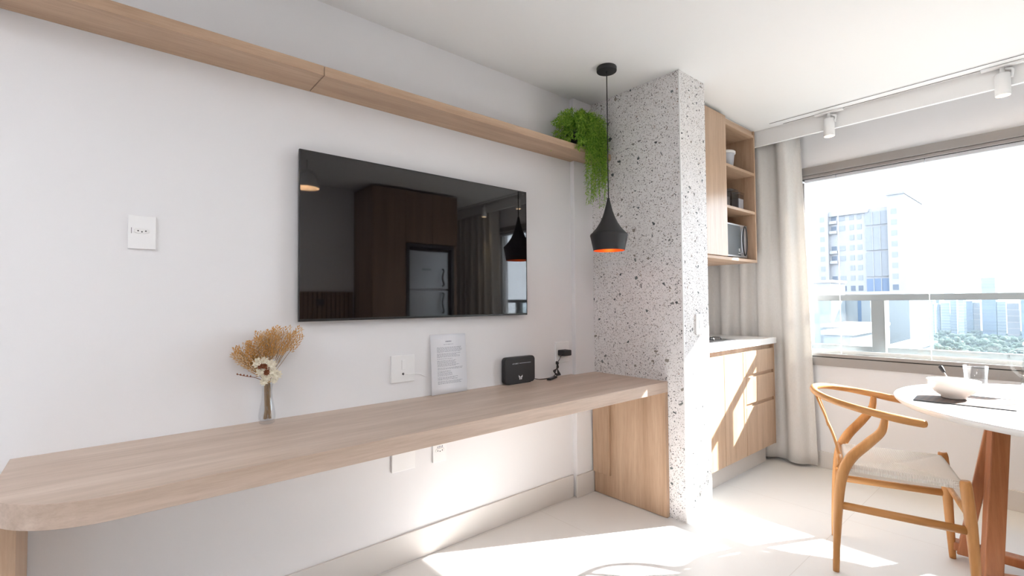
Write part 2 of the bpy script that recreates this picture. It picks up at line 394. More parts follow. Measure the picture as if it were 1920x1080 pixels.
# television
TVX0, TVX1, TZ0, TZ1, TY = 0.5935, 1.840, 1.147, 1.854, 2.03
tv = empty('television', (1.217, TY, 1.5), 'large flat black wall mounted television reflecting the room, above the desk', 'television')
part(tv, wbox(TVX0+0.03, TVX1-0.03, TY+0.012, TY+0.030, TZ0+0.03, TZ1-0.03), 'back_shell', M['blackm'], bevel=0.004)
part(tv, MB().box(TVX0, TVX1, TY, TY+0.014, TZ0, TZ0+0.010).box(TVX0, TVX1, TY, TY+0.014, TZ1-0.004, TZ1)
     .box(TVX0, TVX0+0.004, TY, TY+0.014, TZ0+0.010, TZ1-0.004).box(TVX1-0.004, TVX1, TY, TY+0.014, TZ0+0.010, TZ1-0.004), 'bezel', M['black'], bevel=0.0008)
part(tv, wbox(TVX0+0.0042, TVX1-0.0042, TY+0.0015, TY+0.0115, TZ0+0.0102, TZ1-0.0042), 'screen', M['screen'])
part(tv, wbox(1.0, 1.45, TY+0.030, WY-0.0005, 1.35, 1.65), 'wall_bracket', M['blackm'])

# outlets and plates on the television wall
def plate(name, x0, x1, z0, z1, label, cat, y=WY):
    e = empty(name, ((x0+x1)/2, y, (z0+z1)/2), label, cat)
    part(e, wbox(x0, x1, y-0.009, y, z0, z1), 'faceplate', M['white'], bevel=0.002)
    return e
def socket3(e, cx, cz, y=WY, s=1.0):
    oval = []
    for i in range(24):
        a = 2*math.pi*i/24
        oval.append((cx+0.022*s*math.copysign(abs(math.cos(a))**0.7, math.cos(a)), cz+0.0095*s*math.copysign(abs(math.sin(a))**0.8, math.sin(a))))
    mb = MB(); nn = len(oval)
    mb.add([(x, y-0.0095, z) for x, z in oval]+[(cx+(x-cx)*0.9, y-0.0112, cz+(z-cz)*0.88) for x, z in oval],
           [(i, (i+1) % nn, nn+(i+1) % nn, nn+i) for i in range(nn)]+[tuple(range(nn, 2*nn))])
    part(e, mb, 'socket_insert', M['white_paint'])
    for dx, dz in ((-0.0105, 0), (0, -0.003), (0.0105, 0)):
        hb = MB().lathe([(0.0022*s, 0), (0.0022*s, 0.0006)], 0, 0, 0, 12); hb.xf(Matrix.Translation((cx+dx*s, y-0.0112, cz+dz*s)) @ Matrix.Rotation(math.pi/2, 4, 'X'))
        part(e, hb, 'pin_hole', M['blackm'])
e = plate('wall_outlet', 0.053, 0.130, 1.412, 1.527, 'white wall outlet with three pin holes, high on the wall left of the television', 'outlet')
socket3(e, 0.091, 1.474)
part(e, wbox(0.062, 0.0632, WY-0.0098, WY-0.0088, 1.464, 1.484), 'seam', M['gap'])
e = plate('cable_outlet_plate', 1.015, 1.137, 0.846, 0.973, 'square white wall plate with a black hole and thin cable, beside the paper sheet', 'wall plate')
part(e, wbox(1.068, 1.086, WY-0.0115, WY-0.0088, 0.905, 0.950), 'switch_key', M['white'], bevel=0.001)
part(e, MB().lathe([(0.0055, 0), (0.0055, 0.002)], n=14).xf(Matrix.Translation((1.076, WY-0.009, 0.885)) @ Matrix.Rotation(math.pi/2, 4, 'X')), 'cable_hole', M['blackm'])
part(e, MB().tube(crom([(1.076, WY-0.010, 0.885), (1.10, WY-0.018, 0.882), (1.14, WY-0.008, 0.880), (1.17, WY-0.004, 0.874), (1.20, WY-0.004, 0.858)]), 0.0013, 6), 'cable', M['white'])
e = plate('blank_wall_plate', 1.018, 1.142, 0.432, 0.556, 'square blank white plate on the wall just below the desk front edge', 'wall plate')
e = plate('wall_outlet', 1.237, 1.315, 0.430, 0.548, 'small upright white outlet under the desk with dark pin holes', 'outlet')
socket3(e, 1.276, 0.486, s=1.2)
for i in range(4): part(e, wbox(1.262+i*0.009, 1.265+i*0.009, WY-0.0105, WY-0.0088, 0.500, 0.507+0.002*(i % 2)), 'marking', M['ink'])
e = plate('wall_outlet', 2.104, 2.222, 0.845, 0.972, 'square white outlet above the desk near the pillar, with a black adapter plugged in', 'outlet')
ad = empty('power_adapter', (2.19, WY-0.04, 0.905), 'small black adapter plugged into the outlet beside the pillar', 'adapter')
part(ad, wbox(2.118, 2.185, WY-0.067, WY-0.009, 0.890, 0.925), 'body', M['blackm'], bevel=0.006, seg=3)
cb = MB().tube(crom([(2.122, WY-0.055, 0.905), (2.10, WY-0.058, 0.895), (2.085, WY-0.050, 0.865), (2.075, WY-0.040, 0.845)]), 0.0022, 8)
for k in range(5):
    a = k*0.6
    cb.tube(crom([(2.073, WY-0.04, 0.845), (2.062+0.012*math.cos(a), WY-0.045-0.004*k, 0.862), (2.068+0.004*k, WY-0.05, 0.825), (2.06-0.004*k, WY-0.045, 0.790+0.004*k), (2.076+0.006*k, WY-0.05, 0.778), (2.078, WY-0.045, 0.82), (2.095-0.003*k, WY-0.04, 0.852), (2.073, WY-0.04, 0.845)]), 0.0022, 6)
cb.tube(crom([(2.065, WY-0.045, 0.79), (2.04, WY-0.04, 0.768), (1.99, WY-0.04, 0.7665), (1.94, WY-0.038, 0.768), (1.905, WY-0.03, 0.775)]), 0.0022, 8)
part(ad, cb, 'cable', M['blackm'])
part(ad, MB().tube(crom([(2.08, WY-0.04, 0.84), (2.12, WY-0.02, 0.842), (2.17, WY-0.012, 0.850)]), 0.001, 6), 'cable_tie', M['white'])
# router
rt = empty('wifi_router', (1.785, 2.02, 0.763), 'black upright internet router with a white emblem, standing on the desk right of the paper', 'router')
def rrect(x0, x1, z0, z1, r, k=6):
    out = []
    for (cx, cz, a0) in ((x1-r, z1-r, 0), (x0+r, z1-r, 90), (x0+r, z0+r, 180), (x1-r, z0+r, 270)):
        for i in range(k+1):
            a = math.radians(a0+90*i/k); out.append((cx+r*math.cos(a), cz+r*math.sin(a)))
    return out
pr = rrect(1.668, 1.893, 0.766, 0.914, 0.022)
bd = MB().prism(pr, 0, 0.032, True); bd.v = [(x, 2.058-z, y) for x, y, z in bd.v]
part(rt, bd, 'body', M['black'], bevel=0.005, seg=3)
part(rt, wbox(1.70, 1.86, 2.028, 2.056, 0.763, 0.768), 'foot', M['blackm'])
lg = MB()
for sx in (-1, 1):
    lg.add([(1.781, 2.0255, 0.800), (1.781+sx*0.015, 2.0255, 0.812), (1.781+sx*0.013, 2.0255, 0.798), (1.781+sx*0.002, 2.0255, 0.795)], [(0, 1, 2, 3) if sx > 0 else (3, 2, 1, 0)])
    lg.add([(1.781+sx*0.001, 2.0255, 0.794), (1.781+sx*0.010, 2.0255, 0.795), (1.781+sx*0.009, 2.0255, 0.786), (1.781+sx*0.002, 2.0255, 0.787)], [(0, 1, 2, 3) if sx > 0 else (3, 2, 1, 0)])
part(rt, lg, 'emblem', M['white'])
ld = MB()
for i, x in enumerate((1.722, 1.731, 1.741, 1.747, 1.753, 1.760)): ld.box(x, x+0.004, 2.0254, 2.0262, 0.874, 0.879+0.002*(i % 2))
ld.box(1.772, 1.86, 2.0254, 2.0262, 0.876, 0.8785)
part(rt, ld, 'indicator_row', M['tub'])
rc = empty('remote_control', (2.03, 2.02, 0.764), 'small flat black remote lying on the desk right of the router', 'remote')
part(rc, wbox(-0.055, 0.055, -0.013, 0.013, 0, 0.011).xf(Matrix.Translation((2.02, 2.015, 0.7635)) @ Matrix.Rotation(0.42, 4, 'Z')), 'body', M['blackm'], bevel=0.003)
part(rc, wbox(-0.040, 0.02, -0.005, 0.005, 0.0111, 0.0122).xf(Matrix.Translation((2.02, 2.015, 0.7635)) @ Matrix.Rotation(0.42, 4, 'Z')), 'button_strip', M['ink'])
# paper sheet leaning on the wall
pp = empty('paper_sheet', (1.33, 2.055, 0.764), 'white printed instruction sheet leaning upright on the wall behind the desk', 'paper')
PW, PHT = 0.210, 0.297
pm = Matrix.Translation((1.224, 2.052, 0.764)) @ Matrix.Rotation(-0.058, 4, 'X')
sheet = MB(); NN = 10
for i in range(NN+1):
    for j in range(2):
        sheet.v.append((PW*j, -0.003*math.sin(math.pi*i/NN), PHT*i/NN))
for i in range(NN): sheet.f.append([2*i, 2*i+1, 2*i+3, 2*i+2]); sheet.sm.append(True)
so = part(pp, sheet.xf(pm), 'sheet', M['paper']); so.modifiers.new('s', 'SOLIDIFY').thickness = 0.0004
tx = MB(); random.seed(3)
def wline(x0, x1, z, h=0.0016):
    x = x0
    while x < x1:
        wd = random.uniform(0.004, 0.014); yy = -0.003*math.sin(math.pi*z/PHT)-0.0009
        tx.add([(x, yy, z), (min(x+wd, x1), yy, z), (min(x+wd, x1), yy, z+h), (x, yy, z+h)], [(0, 1, 2, 3)]); x += wd+0.0025
wline(0.088, 0.122, 0.258, 0.005); wline(0.075, 0.135, 0.245)
z = 0.230
for k, blk in enumerate([(5, 0.17), (4, 0.15), (1, 0.09), (6, 0.13), (2, 0.17), (5, 0.10), (3, 0.13), (3, 0.16)]):
    for i in range(blk[0]):
        wline(0.035, min(0.035+blk[1]*random.uniform(0.75, 1.0), 0.185), z); z -= 0.0054
    z -= 0.004
part(pp, tx.xf(pm), 'printed_text', M['ink'])

# vase with dried flowers
VX, VY = 0.476, 2.015
vs = empty('glass_vase', (VX, VY, 0.763), 'small clear glass vase on the desk holding the dried flowers', 'vase')
outer = [(0.020, 0), (0.026, 0.004), (0.0295, 0.020), (0.030, 0.034), (0.026, 0.060), (0.020, 0.095), (0.0178, 0.118), (0.0185, 0.135), (0.0215, 0.150), (0.0225, 0.156)]
inner = [(r-0.0028, max(h, 0.012)) for r, h in outer[::-1] if h > 0.003]
part(vs, MB().lathe(outer+inner, VX, VY, 0.7635, 36, True, True), 'vase_body', M['glass'])
bq = empty('dried_bouquet', (VX, VY, 0.78), 'bunch of dried golden grasses with cream and rust flowers standing in the glass vase', 'flowers')
random.seed(11)
stm = MB(); neck = Vector((VX, VY, 0.913))
tips = []
for i in range(46):
    u = (i+0.5)/46
    ang = -0.78+1.32*u+random.uniform(-0.06, 0.06)
    Ln = random.uniform(0.86, 1.0)*(0.165+0.07*u**1.5)
    dy = random.uniform(-0.55, 0.20)
    d = Vector((math.sin(ang), dy*0.55, math.cos(ang))).normalized()
    tip = neck+d*Ln; tip.y = min(tip.y, 2.064); tips.append(tip)
    bot = Vector((VX+random.uniform(-0.014, 0.014), VY+random.uniform(-0.014, 0.014), 0.782))
    nk = neck+Vector((random.uniform(-0.009, 0.009), random.uniform(-0.009, 0.009), 0))
    stm.tube(crom([bot, nk, nk.lerp(tip, 0.45)+Vector((0, 0, 0.008)), tip], 5), 0.0009, 5)
part(bq, stm, 'stems', M['stem'])
for i, tip in enumerate(tips):
    sp = MB(); ax = (tip-neck).normalized(); L = random.uniform(0.075, 0.12); base = tip-ax*L*0.8
    q = ax.cross(Vector((0, 1, 0))).normalized(); q2 = ax.cross(q)
    for k in range(46):
        t = k/45; th = k*2.4; rad = 0.0085*(math.sin(math.pi*(0.12+0.8*t)))+random.uniform(0, 0.005)
        c = base+ax*(t*L)+(q*math.cos(th)+q2*math.sin(th))*rad
        dr = (ax*0.8+(q*math.cos(th)+q2*math.sin(th))*0.7).normalized()*random.uniform(0.0045, 0.009)
        s_ = dr.cross(ax).normalized()*0.0023; n_ = s_.cross(dr).normalized()*0.0018
        sp.add([c-dr, c+s_, c+n_, c-s_, c-n_, c+dr], [(0, 1, 2), (0, 2, 3), (0, 3, 4), (0, 4, 1), (5, 2, 1), (5, 3, 2), (5, 4, 3), (5, 1, 4)])
    part(bq, sp, 'grass_spike', M['straw' if i % 3 else 'straw2'])
def flower(c, R, m, npet=9):
    fl = MB(); c = Vector(c)
    for layer, (rr_, tilt) in enumerate(((1, 0.35), (0.7, 0.8), (0.4, 1.2))):
        for k in range(npet):
            a = 2*math.pi*k/npet+layer*0.4+random.uniform(-0.1, 0.1)
            d = Vector((math.cos(a)*math.cos(tilt), -math.sin(tilt), math.sin(a)*math.cos(tilt)))
            s_ = d.cross(Vector((0, 1, 0))).normalized()*R*0.28*rr_
            mid = c+d*R*0.55*rr_; tip = c+d*R*rr_+Vector((0, 0.003, 0))
            fl.add([c, mid-s_, tip, mid+s_, mid+Vector((0, 0.002, 0))], [(0, 1, 4), (1, 2, 4), (2, 3, 4), (3, 0, 4)])
    return fl
for dx, dz, R, m in [(-0.040, 0.088, 0.024, 'petal'), (-0.020, 0.094, 0.020, 'petal'), (0.004, 0.078, 0.024, 'petal'), (-0.028, 0.056, 0.024, 'petal'), (0.006, 0.052, 0.025, 'petal'),
                     (-0.012, 0.030, 0.022, 'petal'), (0.024, 0.038, 0.024, 'petal'), (-0.020, 0.016, 0.018, 'petal'), (0.016, 0.018, 0.016, 'petal'),
                     (-0.032, 0.074, 0.014, 'rust'), (-0.012, 0.050, 0.014, 'rust'), (-0.018, 0.074, 0.012, 'rust'), (-0.008, 0.062, 0.011, 'rust')]:
    part(bq, flower((VX+dx, VY-0.030-(0.006 if m == 'rust' else 0)+random.uniform(-0.004, 0.004), 0.913+dz), R, m), 'flower_head', M[m])
tw = MB().tube([(VX+0.0135*math.cos(a), VY+0.0135*math.sin(a), 0.922) for a in [2*math.pi*k/20 for k in range(20)]], 0.002, 6, True)
part(bq, tw, 'twine', M['straw2'])
tg = MB().tube(crom([(VX-0.01, VY, 0.925), (VX-0.045, VY-0.01, 0.944), (VX-0.075, VY-0.01, 0.952), (VX-0.105, VY-0.012, 0.963)]), 0.0012, 5)
for k in range(5): tg.lathe([(0.0005, -0.004), (0.003, 0), (0.0005, 0.004)], VX-0.06-0.011*k, VY-0.012, 0.951+0.003*k, 6)
part(bq, tg, 'twig', M['rust'])

# hanging fern on the shelf
pl = empty('hanging_fern', (2.29, 1.965, 2.156), 'bushy green artificial fern trailing down over the right end of the oak shelf', 'plant')
part(pl, MB().lathe([(0.045, 0), (0.062, 0.10), (0.066, 0.105), (0.058, 0.105), (0.055, 0.09)], 2.20, 1.965, 2.1565, 24), 'pot', M['blackm'])
random.seed(5)
stemb = MB(); leafb = MB()
def leaves(path, dens=2, size=0.016):
    for i in range(1, len(path)):
        p = path[i]; t = (path[i]-path[i-1]).normalized()
        for k in range(dens):
            rd = Vector((random.gauss(0, 1), random.gauss(0, 1), random.gauss(0, 1))); rd = (rd-t*rd.dot(t)).normalized()
            d = (rd+t*0.6).normalized(); L = size*random.uniform(0.7, 1.35)
            c = p.lerp(path[i-1], random.random())
            s_ = d.cross(t).normalized()*L*0.10
            leafb.add([c, c+d*L*0.45+s_, c+d*L, c+d*L*0.45-s_, c+d*L*0.5+d.cross(s_).normalized()*L*0.06], [(0, 1, 4), (1, 2, 4), (2, 3, 4), (3, 0, 4)])
for i in range(185):
    a = random.uniform(0, 2*math.pi); r_ = random.uniform(0.02, 0.055)
    b = Vector((2.20+r_*math.cos(a), 1.955+r_*math.sin(a)*0.8, 2.255))
    hang = i < 95
    if hang:
        x1 = random.uniform(2.10, 2.345); L = random.uniform(0.06, 0.36)*(1.0 if x1 > 2.17 else 0.3)
        if random.random() < 0.35: x1 = random.uniform(2.18, 2.34); L = random.uniform(0.22, 0.42)
        yf = random.uniform(1.835, 1.872)
        pts = [b, b+Vector(((x1-b.x)*0.4, -0.03, random.uniform(0.05, 0.10))), Vector((x1, yf, 2.27+random.uniform(-0.05, 0.08))), Vector((x1+random.uniform(-0.015, 0.02), yf-0.005, 2.20-L*0.3)), Vector((x1+random.uniform(-0.02, 0.03), yf+random.uniform(-0.01, 0.01), 2.21-L))]
    else:
        ang = random.uniform(0, 2*math.pi); R = random.uniform(0.05, 0.15)
        e_ = Vector((2.19+R*math.cos(ang)*1.15, min(2.03, max(1.84, 1.95+R*math.sin(ang)*0.75)), 0)); e_.x = min(e_.x, 2.425)
        e_.z = random.uniform(2.20, 2.38)-max(0, R-0.09)*0.8
        pts = [b, b.lerp(e_, 0.5)+Vector((0, 0, 0.05)), e_, e_+Vector((0.04*math.cos(ang), 0.0, -0.03))]
        pts[-1].x = min(pts[-1].x, 2.43); pts[-1].y = min(2.035, pts[-1].y)
    path = crom(pts, 9)
    stemb.tube(path, 0.0011, 4); leaves(path, 3 if hang else 3, 0.022)
part(pl, stemb, 'stems', M['leaf']); part(pl, leafb, 'foliage', M['leaf'])

# pendant lamp
LX, LY = 2.110, 1.653
pd = empty('pendant_lamp', (LX, LY, CZ), 'matte black funnel shaped pendant lamp with copper inside hanging before the speckled pillar', 'lamp')
part(pd, MB().lathe([(0.054, 0), (0.055, 0.003), (0.055, 0.021), (0.053, 0.024)], LX, LY, CZ-0.0245, 40), 'canopy', M['blackm'])
part(pd, MB().lathe([(0.004, -0.012), (0.006, 0.0)], LX, LY, CZ-0.0245, 12), 'cord_grip', M['blackm'])
part(pd, MB().tube([(LX, LY, CZ-0.024), (LX, LY, 1.79)], 0.0028, 8), 'cord', M['blackm'])
prof = [(0.085, 1.500), (0.1005, 1.575), (0.1030, 1.583), (0.1015, 1.590), (0.086, 1.604), (0.066, 1.628), (0.048, 1.656), (0.034, 1.686), (0.023, 1.718), (0.015, 1.750), (0.009, 1.775), (0.006, 1.792)]
part(pd, MB().lathe(prof, LX, LY, 0, 56, False, True), 'shade', M['blackm'])
part(pd, MB().lathe([(0.0845, 1.5005), (0.099, 1.574), (0.097, 1.586), (0.064, 1.622), (0.030, 1.680)], LX, LY, 0, 48, False, True), 'lining', M['copper'])
part(pd, MB().lathe([(0.008, 0), (0.022, 0.012), (0.026, 0.03), (0.020, 0.055), (0.012, 0.07)], LX, LY, 1.560, 20), 'bulb', M['bulb_orange'])

# switch on pillar
e = empty('light_switch', (2.61, PY, 1.085), 'white light switch on the narrow sunlit face of the speckled pillar', 'switch')
part(e, wbox(2.570, 2.648, PY-0.009, PY, 1.028, 1.143), 'faceplate', M['white'], bevel=0.002)
part(e, wbox(2.597, 2.621, PY-0.012, PY-0.009, 1.062, 1.108), 'switch_key', M['white'], bevel=0.001)

# ------------------------------------------------------------------ kitchen niche
KX0, KX1, KY = PX2+0.001, 3.850, 1.478
lc = empty('base_cabinet', (3.29, 1.75, 0), 'light oak kitchen base cabinet with two doors and three drawers beyond the pillar', 'cabinet')
part(lc, MB().box(KX0, KX1-0.001, KY+0.022, 2.05, 0.150, 0.890).box(KX1-0.020, KX1, KY, KY+0.022, 0.150, 0.895), 'carcass', M['oakw_z'], bevel=0.001)
part(lc, wbox(KX0, KX1-0.02, KY+0.024, KY+0.030, 0.862, 0.890), 'finger_channel', M['oakw_x'])
part(lc, wbox(KX0, KX1-0.006, KY+0.075, 2.0, 0.0, 0.149), 'plinth', M['base'])
for a, b in ((KX0, 3.051), (3.055, 3.363)):
    part(lc, wbox(a, b, KY, KY+0.018, 0.153, 0.864), 'door', M['oak_door'], bevel=0.001)
for z0, z1 in ((0.153, 0.478), (0.503, 0.680), (0.705, 0.864)):
    part(lc, wbox(3.367, KX1-0.023, KY, KY+0.018, z0, z1), 'drawer', M['oak_door'], bevel=0.001)
for z0 in (0.478, 0.680):
    part(lc, wbox(3.367, KX1-0.022, KY+0.014, KY+0.0225, z0-0.004, z0+0.03), 'finger_channel', M['oakw_x'])
ct = tag(wbox(KX0, KX1+0.006, 1.462, 2.07, 0.897, 0.940).build('countertop', M['quartz'], bevel=0.002), 'white stone countertop over the oak kitchen base cabinet', 'countertop')
ck = empty('cooktop', (3.15, 1.78, 0.94), 'thin black glass cooktop set on the white kitchen counter', 'cooktop')
part(ck, wbox(2.80, 3.40, 1.55, 2.04, 0.9403, 0.946), 'glass_plate', M['black'], bevel=0.001)
for x, y in ((2.98, 1.67), (3.24, 1.67), (2.98, 1.91), (3.24, 1.91)):
    b = part(ck, MB().lathe([(0.035, 0), (0.035, 0.008), (0.02, 0.012)], x, y, 0.946, 20), 'burner', M['blackm'])
    g = MB()
    for a in range(4):
        dx, dy = math.cos(a*math.pi/2+0.78), math.sin(a*math.pi/2+0.78)
        g.tube([(x+dx*0.02, y+dy*0.02, 0.963), (x+dx*0.075, y+dy*0.075, 0.963), (x+dx*0.08, y+dy*0.08, 0.946)], 0.0035, 6)
    part(ck, g, 'pan_support', M['blackm'])
# upper cabinet
UX0, UX1, UY, UZ0, UZ1 = PX2+0.001, 3.752, 1.545, 1.503, 2.505
uc = empty('wall_cabinet', (3.24, 1.8, UZ0), 'tall light oak wall cabinet with open shelves hanging over the kitchen counter', 'cabinet')
part(uc, MB().box(UX0, UX0+0.018, UY+0.001, 2.07, UZ0+0.02, UZ1).box(UX1-0.018, UX1, UY, 2.07, UZ0+0.0202, UZ1)
     .box(UX0+0.018, UX1-0.018, 2.052, 2.07, UZ0+0.02, UZ1).box(3.232, 3.249, UY+0.02, 2.052, UZ0+0.02, 2.46), 'carcass', M['oakw_z'], bevel=0.0008)
part(uc, wbox(UX0, UX1, UY, 2.07, UZ0, UZ0+0.020), 'bottom_board', M['oakw_x'], bevel=0.0008)
part(uc, wbox(UX0+0.0181, UX1-0.0181, UY+0.001, 2.052, 2.455, 2.475), 'top_board', M['oakw_x'], bevel=0.0008)
for z in (2.162, 1.868):
    part(uc, wbox(3.2492, UX1-0.0182, UY+0.002, 2.052, z, z+0.020), 'shelf_board', M['oakw_x'], bevel=0.0008)
part(uc, wbox(UX0, 3.246, UY-0.018, UY, UZ0+0.022, 2.497), 'door', M['oak_door'], bevel=0.001)
part(uc, wbox(3.249, UX1-0.0182, UY+0.012, UY+0.028, 2.4752, UZ1), 'filler', M['oakw_x'])
part(uc, wbox(UX0, UX1, UY+0.03, 2.07, UZ1, CZ), 'ceiling_filler', M['white_paint'])
# microwave
mw = empty('microwave', (3.5, 1.8, 1.523), 'silver microwave with black lens shaped handle in the lowest open cabinet bay', 'microwave')
MX0, MX1, MY, MZ0, MZ1 = 3.266, 3.712, 1.600, 1.540, 1.785
part(mw, wbox(MX0, MX1, MY+0.022, 1.97, MZ0, MZ1), 'body', M['steel'], bevel=0.004)
part(mw, wbox(MX0, MX1, MY, MY+0.021, MZ0, MZ1), 'front_frame', M['steel'], bevel=0.003)
part(mw, wbox(MX0+0.012, 3.595, MY-0.003, MY, MZ0+0.012, MZ1-0.012), 'door_window', M['micro'], bevel=0.001)
hz = (MZ0+MZ1)/2
for sgn in (-1, 1):
    pts = [(3.632+sgn*0.034*math.cos(t), MY-0.020, hz+0.108*math.sin(t)) for t in [(-math.pi/2+math.pi*k/14) for k in range(15)]]
    part(mw, MB().tube(pts, 0.0055 if sgn < 0 else 0.004, 8), 'handle', M['black'])
part(mw, MB().prism([(3.632+0.030*math.cos(2*math.pi*k/28), hz+0.095*math.sin(2*math.pi*k/28)) for k in range(28)], 0, 0.004).xf(Matrix(((1, 0, 0, 0), (0, 0, -1, MY-0.0005), (0, 1, 0, 0), (0, 0, 0, 1)))), 'control_panel', M['tub'])
mk = MB()
for i in range(3): mk.box(3.565, 3.578, MY-0.0040, MY-0.003, 1.582+i*0.008, 1.588+i*0.008)
mk.box(3.555, 3.588, MY-0.0040, MY-0.003, 1.566, 1.570)
part(mw, mk, 'markings', M['white'])
for x in (3.30, 3.68):
    for y in (1.65, 1.93): part(mw, MB().lathe([(0.012, 0), (0.012, 0.0175)], x, y, 1.5232, 12), 'foot', M['blackm'])
# jars
def jar(x0, x1, y0, y1, z, h, fill, fm_, label):
    j = empty('storage_jar', ((x0+x1)/2, (y0+y1)/2, z), label, 'jar', None)
    t = 0.003
    part(j, MB().box(x0, x1, y0, y0+t, z, z+h).box(x0, x1, y1-t, y1, z, z+h).box(x0, x0+t, y0+t, y1-t, z, z+h).box(x1-t, x1, y0+t, y1-t, z, z+h).box(x0+t, x1-t, y0+t, y1-t, z, z+t), 'container', M['acrylic'])
    part(j, MB().box(x0-0.003, x1+0.003, y0-0.003, y1+0.003, z+h+0.0005, z+h+0.018), 'lid', M['acrylic'], bevel=0.002)
    part(j, MB().box(x0+0.02, x1-0.02, y0+0.02, y1-0.02, z+h+0.018, z+h+0.024), 'lid_knob', M['steel'], bevel=0.001)
    part(j, MB().box(x0+t+0.001, x1-t-0.001, y0+t+0.001, y1-t-0.001, z+t+0.0005, z+fill), 'contents', fm_)
jar(3.36, 3.455, 1.60, 1.69, 1.8885, 0.125, 0.085, M['coffee'], 'clear jar with dark contents at the left of the middle open shelf')
jar(3.475, 3.575, 1.60, 1.69, 1.8885, 0.135, 0.03, M['coffee'], 'clear nearly empty storage jar between the dark filled jar and the white powder jar')
jar(3.590, 3.675, 1.60, 1.69, 1.8885, 0.125, 0.095, M['powder'], 'clear storage jar two thirds full of white powder, on the middle open shelf')
tb = empty('food_tub', (3.50, 1.66, 2.1825), 'round grey plastic tub with a white rim on the top open cabinet shelf', 'tub')
part(tb, MB().lathe([(0.052, 0), (0.056, 0.004), (0.068, 0.115), (0.070, 0.120)], 3.50, 1.66, 2.1825, 32), 'tub_body', M['tub'])
part(tb, MB().lathe([(0.0705, 0), (0.076, 0.002), (0.076, 0.018), (0.072, 0.021), (0.060, 0.019)], 3.50, 1.66, 2.3028, 32), 'lid', M['white'])
tb = empty('cup', (3.375, 1.66, 2.1825), 'small white cup beside the round tub at the left of the top open shelf', 'cup')
part(tb, MB().lathe([(0.026, 0), (0.030, 0.004), (0.036, 0.085), (0.034, 0.085), (0.028, 0.006)], 3.365, 1.66, 2.1825, 24), 'cup_body', M['tub'])

# ------------------------------------------------------------------ curtains
def curtain(name, y0, y1, label, seed, flare=0.05, xc=3.905, n=260):
    random.seed(seed); rows = 26; vs = []; fs = []
    ph = [random.uniform(0, 6) for _ in range(5)]; L = abs(y1-y0)
    def off(s, v):  # s along, v height 0 bottom..1 top
        k = 2*math.pi*s/0.155+0.7*math.sin(2*math.pi*s/0.5+ph[0])+0.3*(1-v)*math.sin(3*s+ph[1])
        a = 0.042*(0.80+0.20*math.sin(5*s+ph[2]))
        return a*math.tanh(1.5*math.sin(k))/0.905 + 0.007*(1-v)*math.sin(2*math.pi*s/0.33+ph[3])
    for r in range(rows+1):
        v = r/rows; z = 0.018+v*(2.500-0.018)
        for i in range(n+1):
            s = i/n*L
            yy = y0+(y1-y0)*i/n
            edge = max(0, 1-s/0.30)   # free edge flares towards the bottom
            yy -= math.copysign(1, y1-y0)*flare*(1-v)*edge
            vs.append((xc+off(s, v)+0.012*(1-v)*math.sin(9*s+ph[4]), yy, z+0.004*math.sin(8*s)*(1-v)))
    for r in range(rows):
        for i in range(n):
            a = r*(n+1)+i; fs.append((a, a+1, a+n+2, a+n+1))
    m = MB().add(vs, fs, True)
    e = empty(name, (xc, (y0+y1)/2, 0.02), label, 'curtain')
    o = part(e, m, 'cloth', M['linen']); s_ = o.modifiers.new('s', 'SOLIDIFY'); s_.thickness = 0.002
    part(e, wbox(xc-0.012, xc+0.012, min(y0, y1), max(y0, y1), 2.502, CZ), 'curtain_track', M['white'])
    return e
curtain('curtain', 1.296, 2.05, 'off white linen curtain in soft folds between the window and the kitchen cabinets', 4, 0.062)
curtain('curtain', -0.80, -1.93, 'off white linen curtain at the far end of the window, seen mirrored in the television', 9, 0.03)

# ------------------------------------------------------------------ ceiling track and spotlights
tk = empty('lighting_track', (3.75, 0, CZ), 'white recessed lighting track along the ceiling beside the curtain box', 'lighting track')
part(tk, wbox(3.704, 3.806, -1.8, 1.43, CZ-0.004, CZ), 'track_trim', M['white'])
part(tk, wbox(3.7085, 3.7135, -1.79, 1.42, CZ-0.0055, CZ-0.004), 'edge_groove', M['gap'])
part(tk, wbox(3.786, 3.7905, -1.79, 1.355, CZ-0.0055, CZ-0.004), 'track_slot', M['gap'])
def spot(y, label, warm=True):
    e = empty('track_spotlight', (3.788, y, CZ-0.005), label, 'spotlight')
    part(e, wbox(3.772, 3.806, y-0.085, y+0.085, CZ-0.018, CZ-0.0057), 'adapter', M['white'], bevel=0.002)
    part(e, MB().tube([(3.788, y, CZ-0.017), (3.788, y, CZ-0.060)], 0.010, 12), 'stem', M['white'])
    part(e, MB().tube(crom([(3.788, y-0.012, CZ-0.03), (3.788, y-0.040, CZ-0.045), (3.788, y-0.036, CZ-0.085)]), 0.007, 8), 'arm', M['white'])
    part(e, MB().lathe([(0.030, 0), (0.033, 0.002), (0.033, 0.118), (0.031, 0.121)], 3.788, y, CZ-0.178, 32, False, True), 'housing', M['white'])
    part(e, MB().lathe([(0.0295, 0.0), (0.020, 0.016), (0.018, 0.018)], 3.788, y, CZ-0.177, 28, False, True), 'reflector', M['bulb_warm'])
    ld_ = bpy.data.lights.new('spot_light', 'SPOT'); lo = bpy.data.objects.new('spot_light', ld_); COL.objects.link(lo)
    ld_.energy = 14; ld_.color = (1, 0.78, 0.5); ld_.spot_size = math.radians(50); ld_.spot_blend = 0.6; ld_.shadow_soft_size = 0.015
    lo.parent = e; lo.location = (0, 0, -0.175)
spot(1.063, 'white cylinder ceiling spotlight nearest the kitchen curtain')
spot(0.225, 'white cylinder ceiling spotlight above the dining table, right of the other one in view')
spot(-0.26, 'white cylinder ceiling spotlight mirrored in the television, above its window reflection')
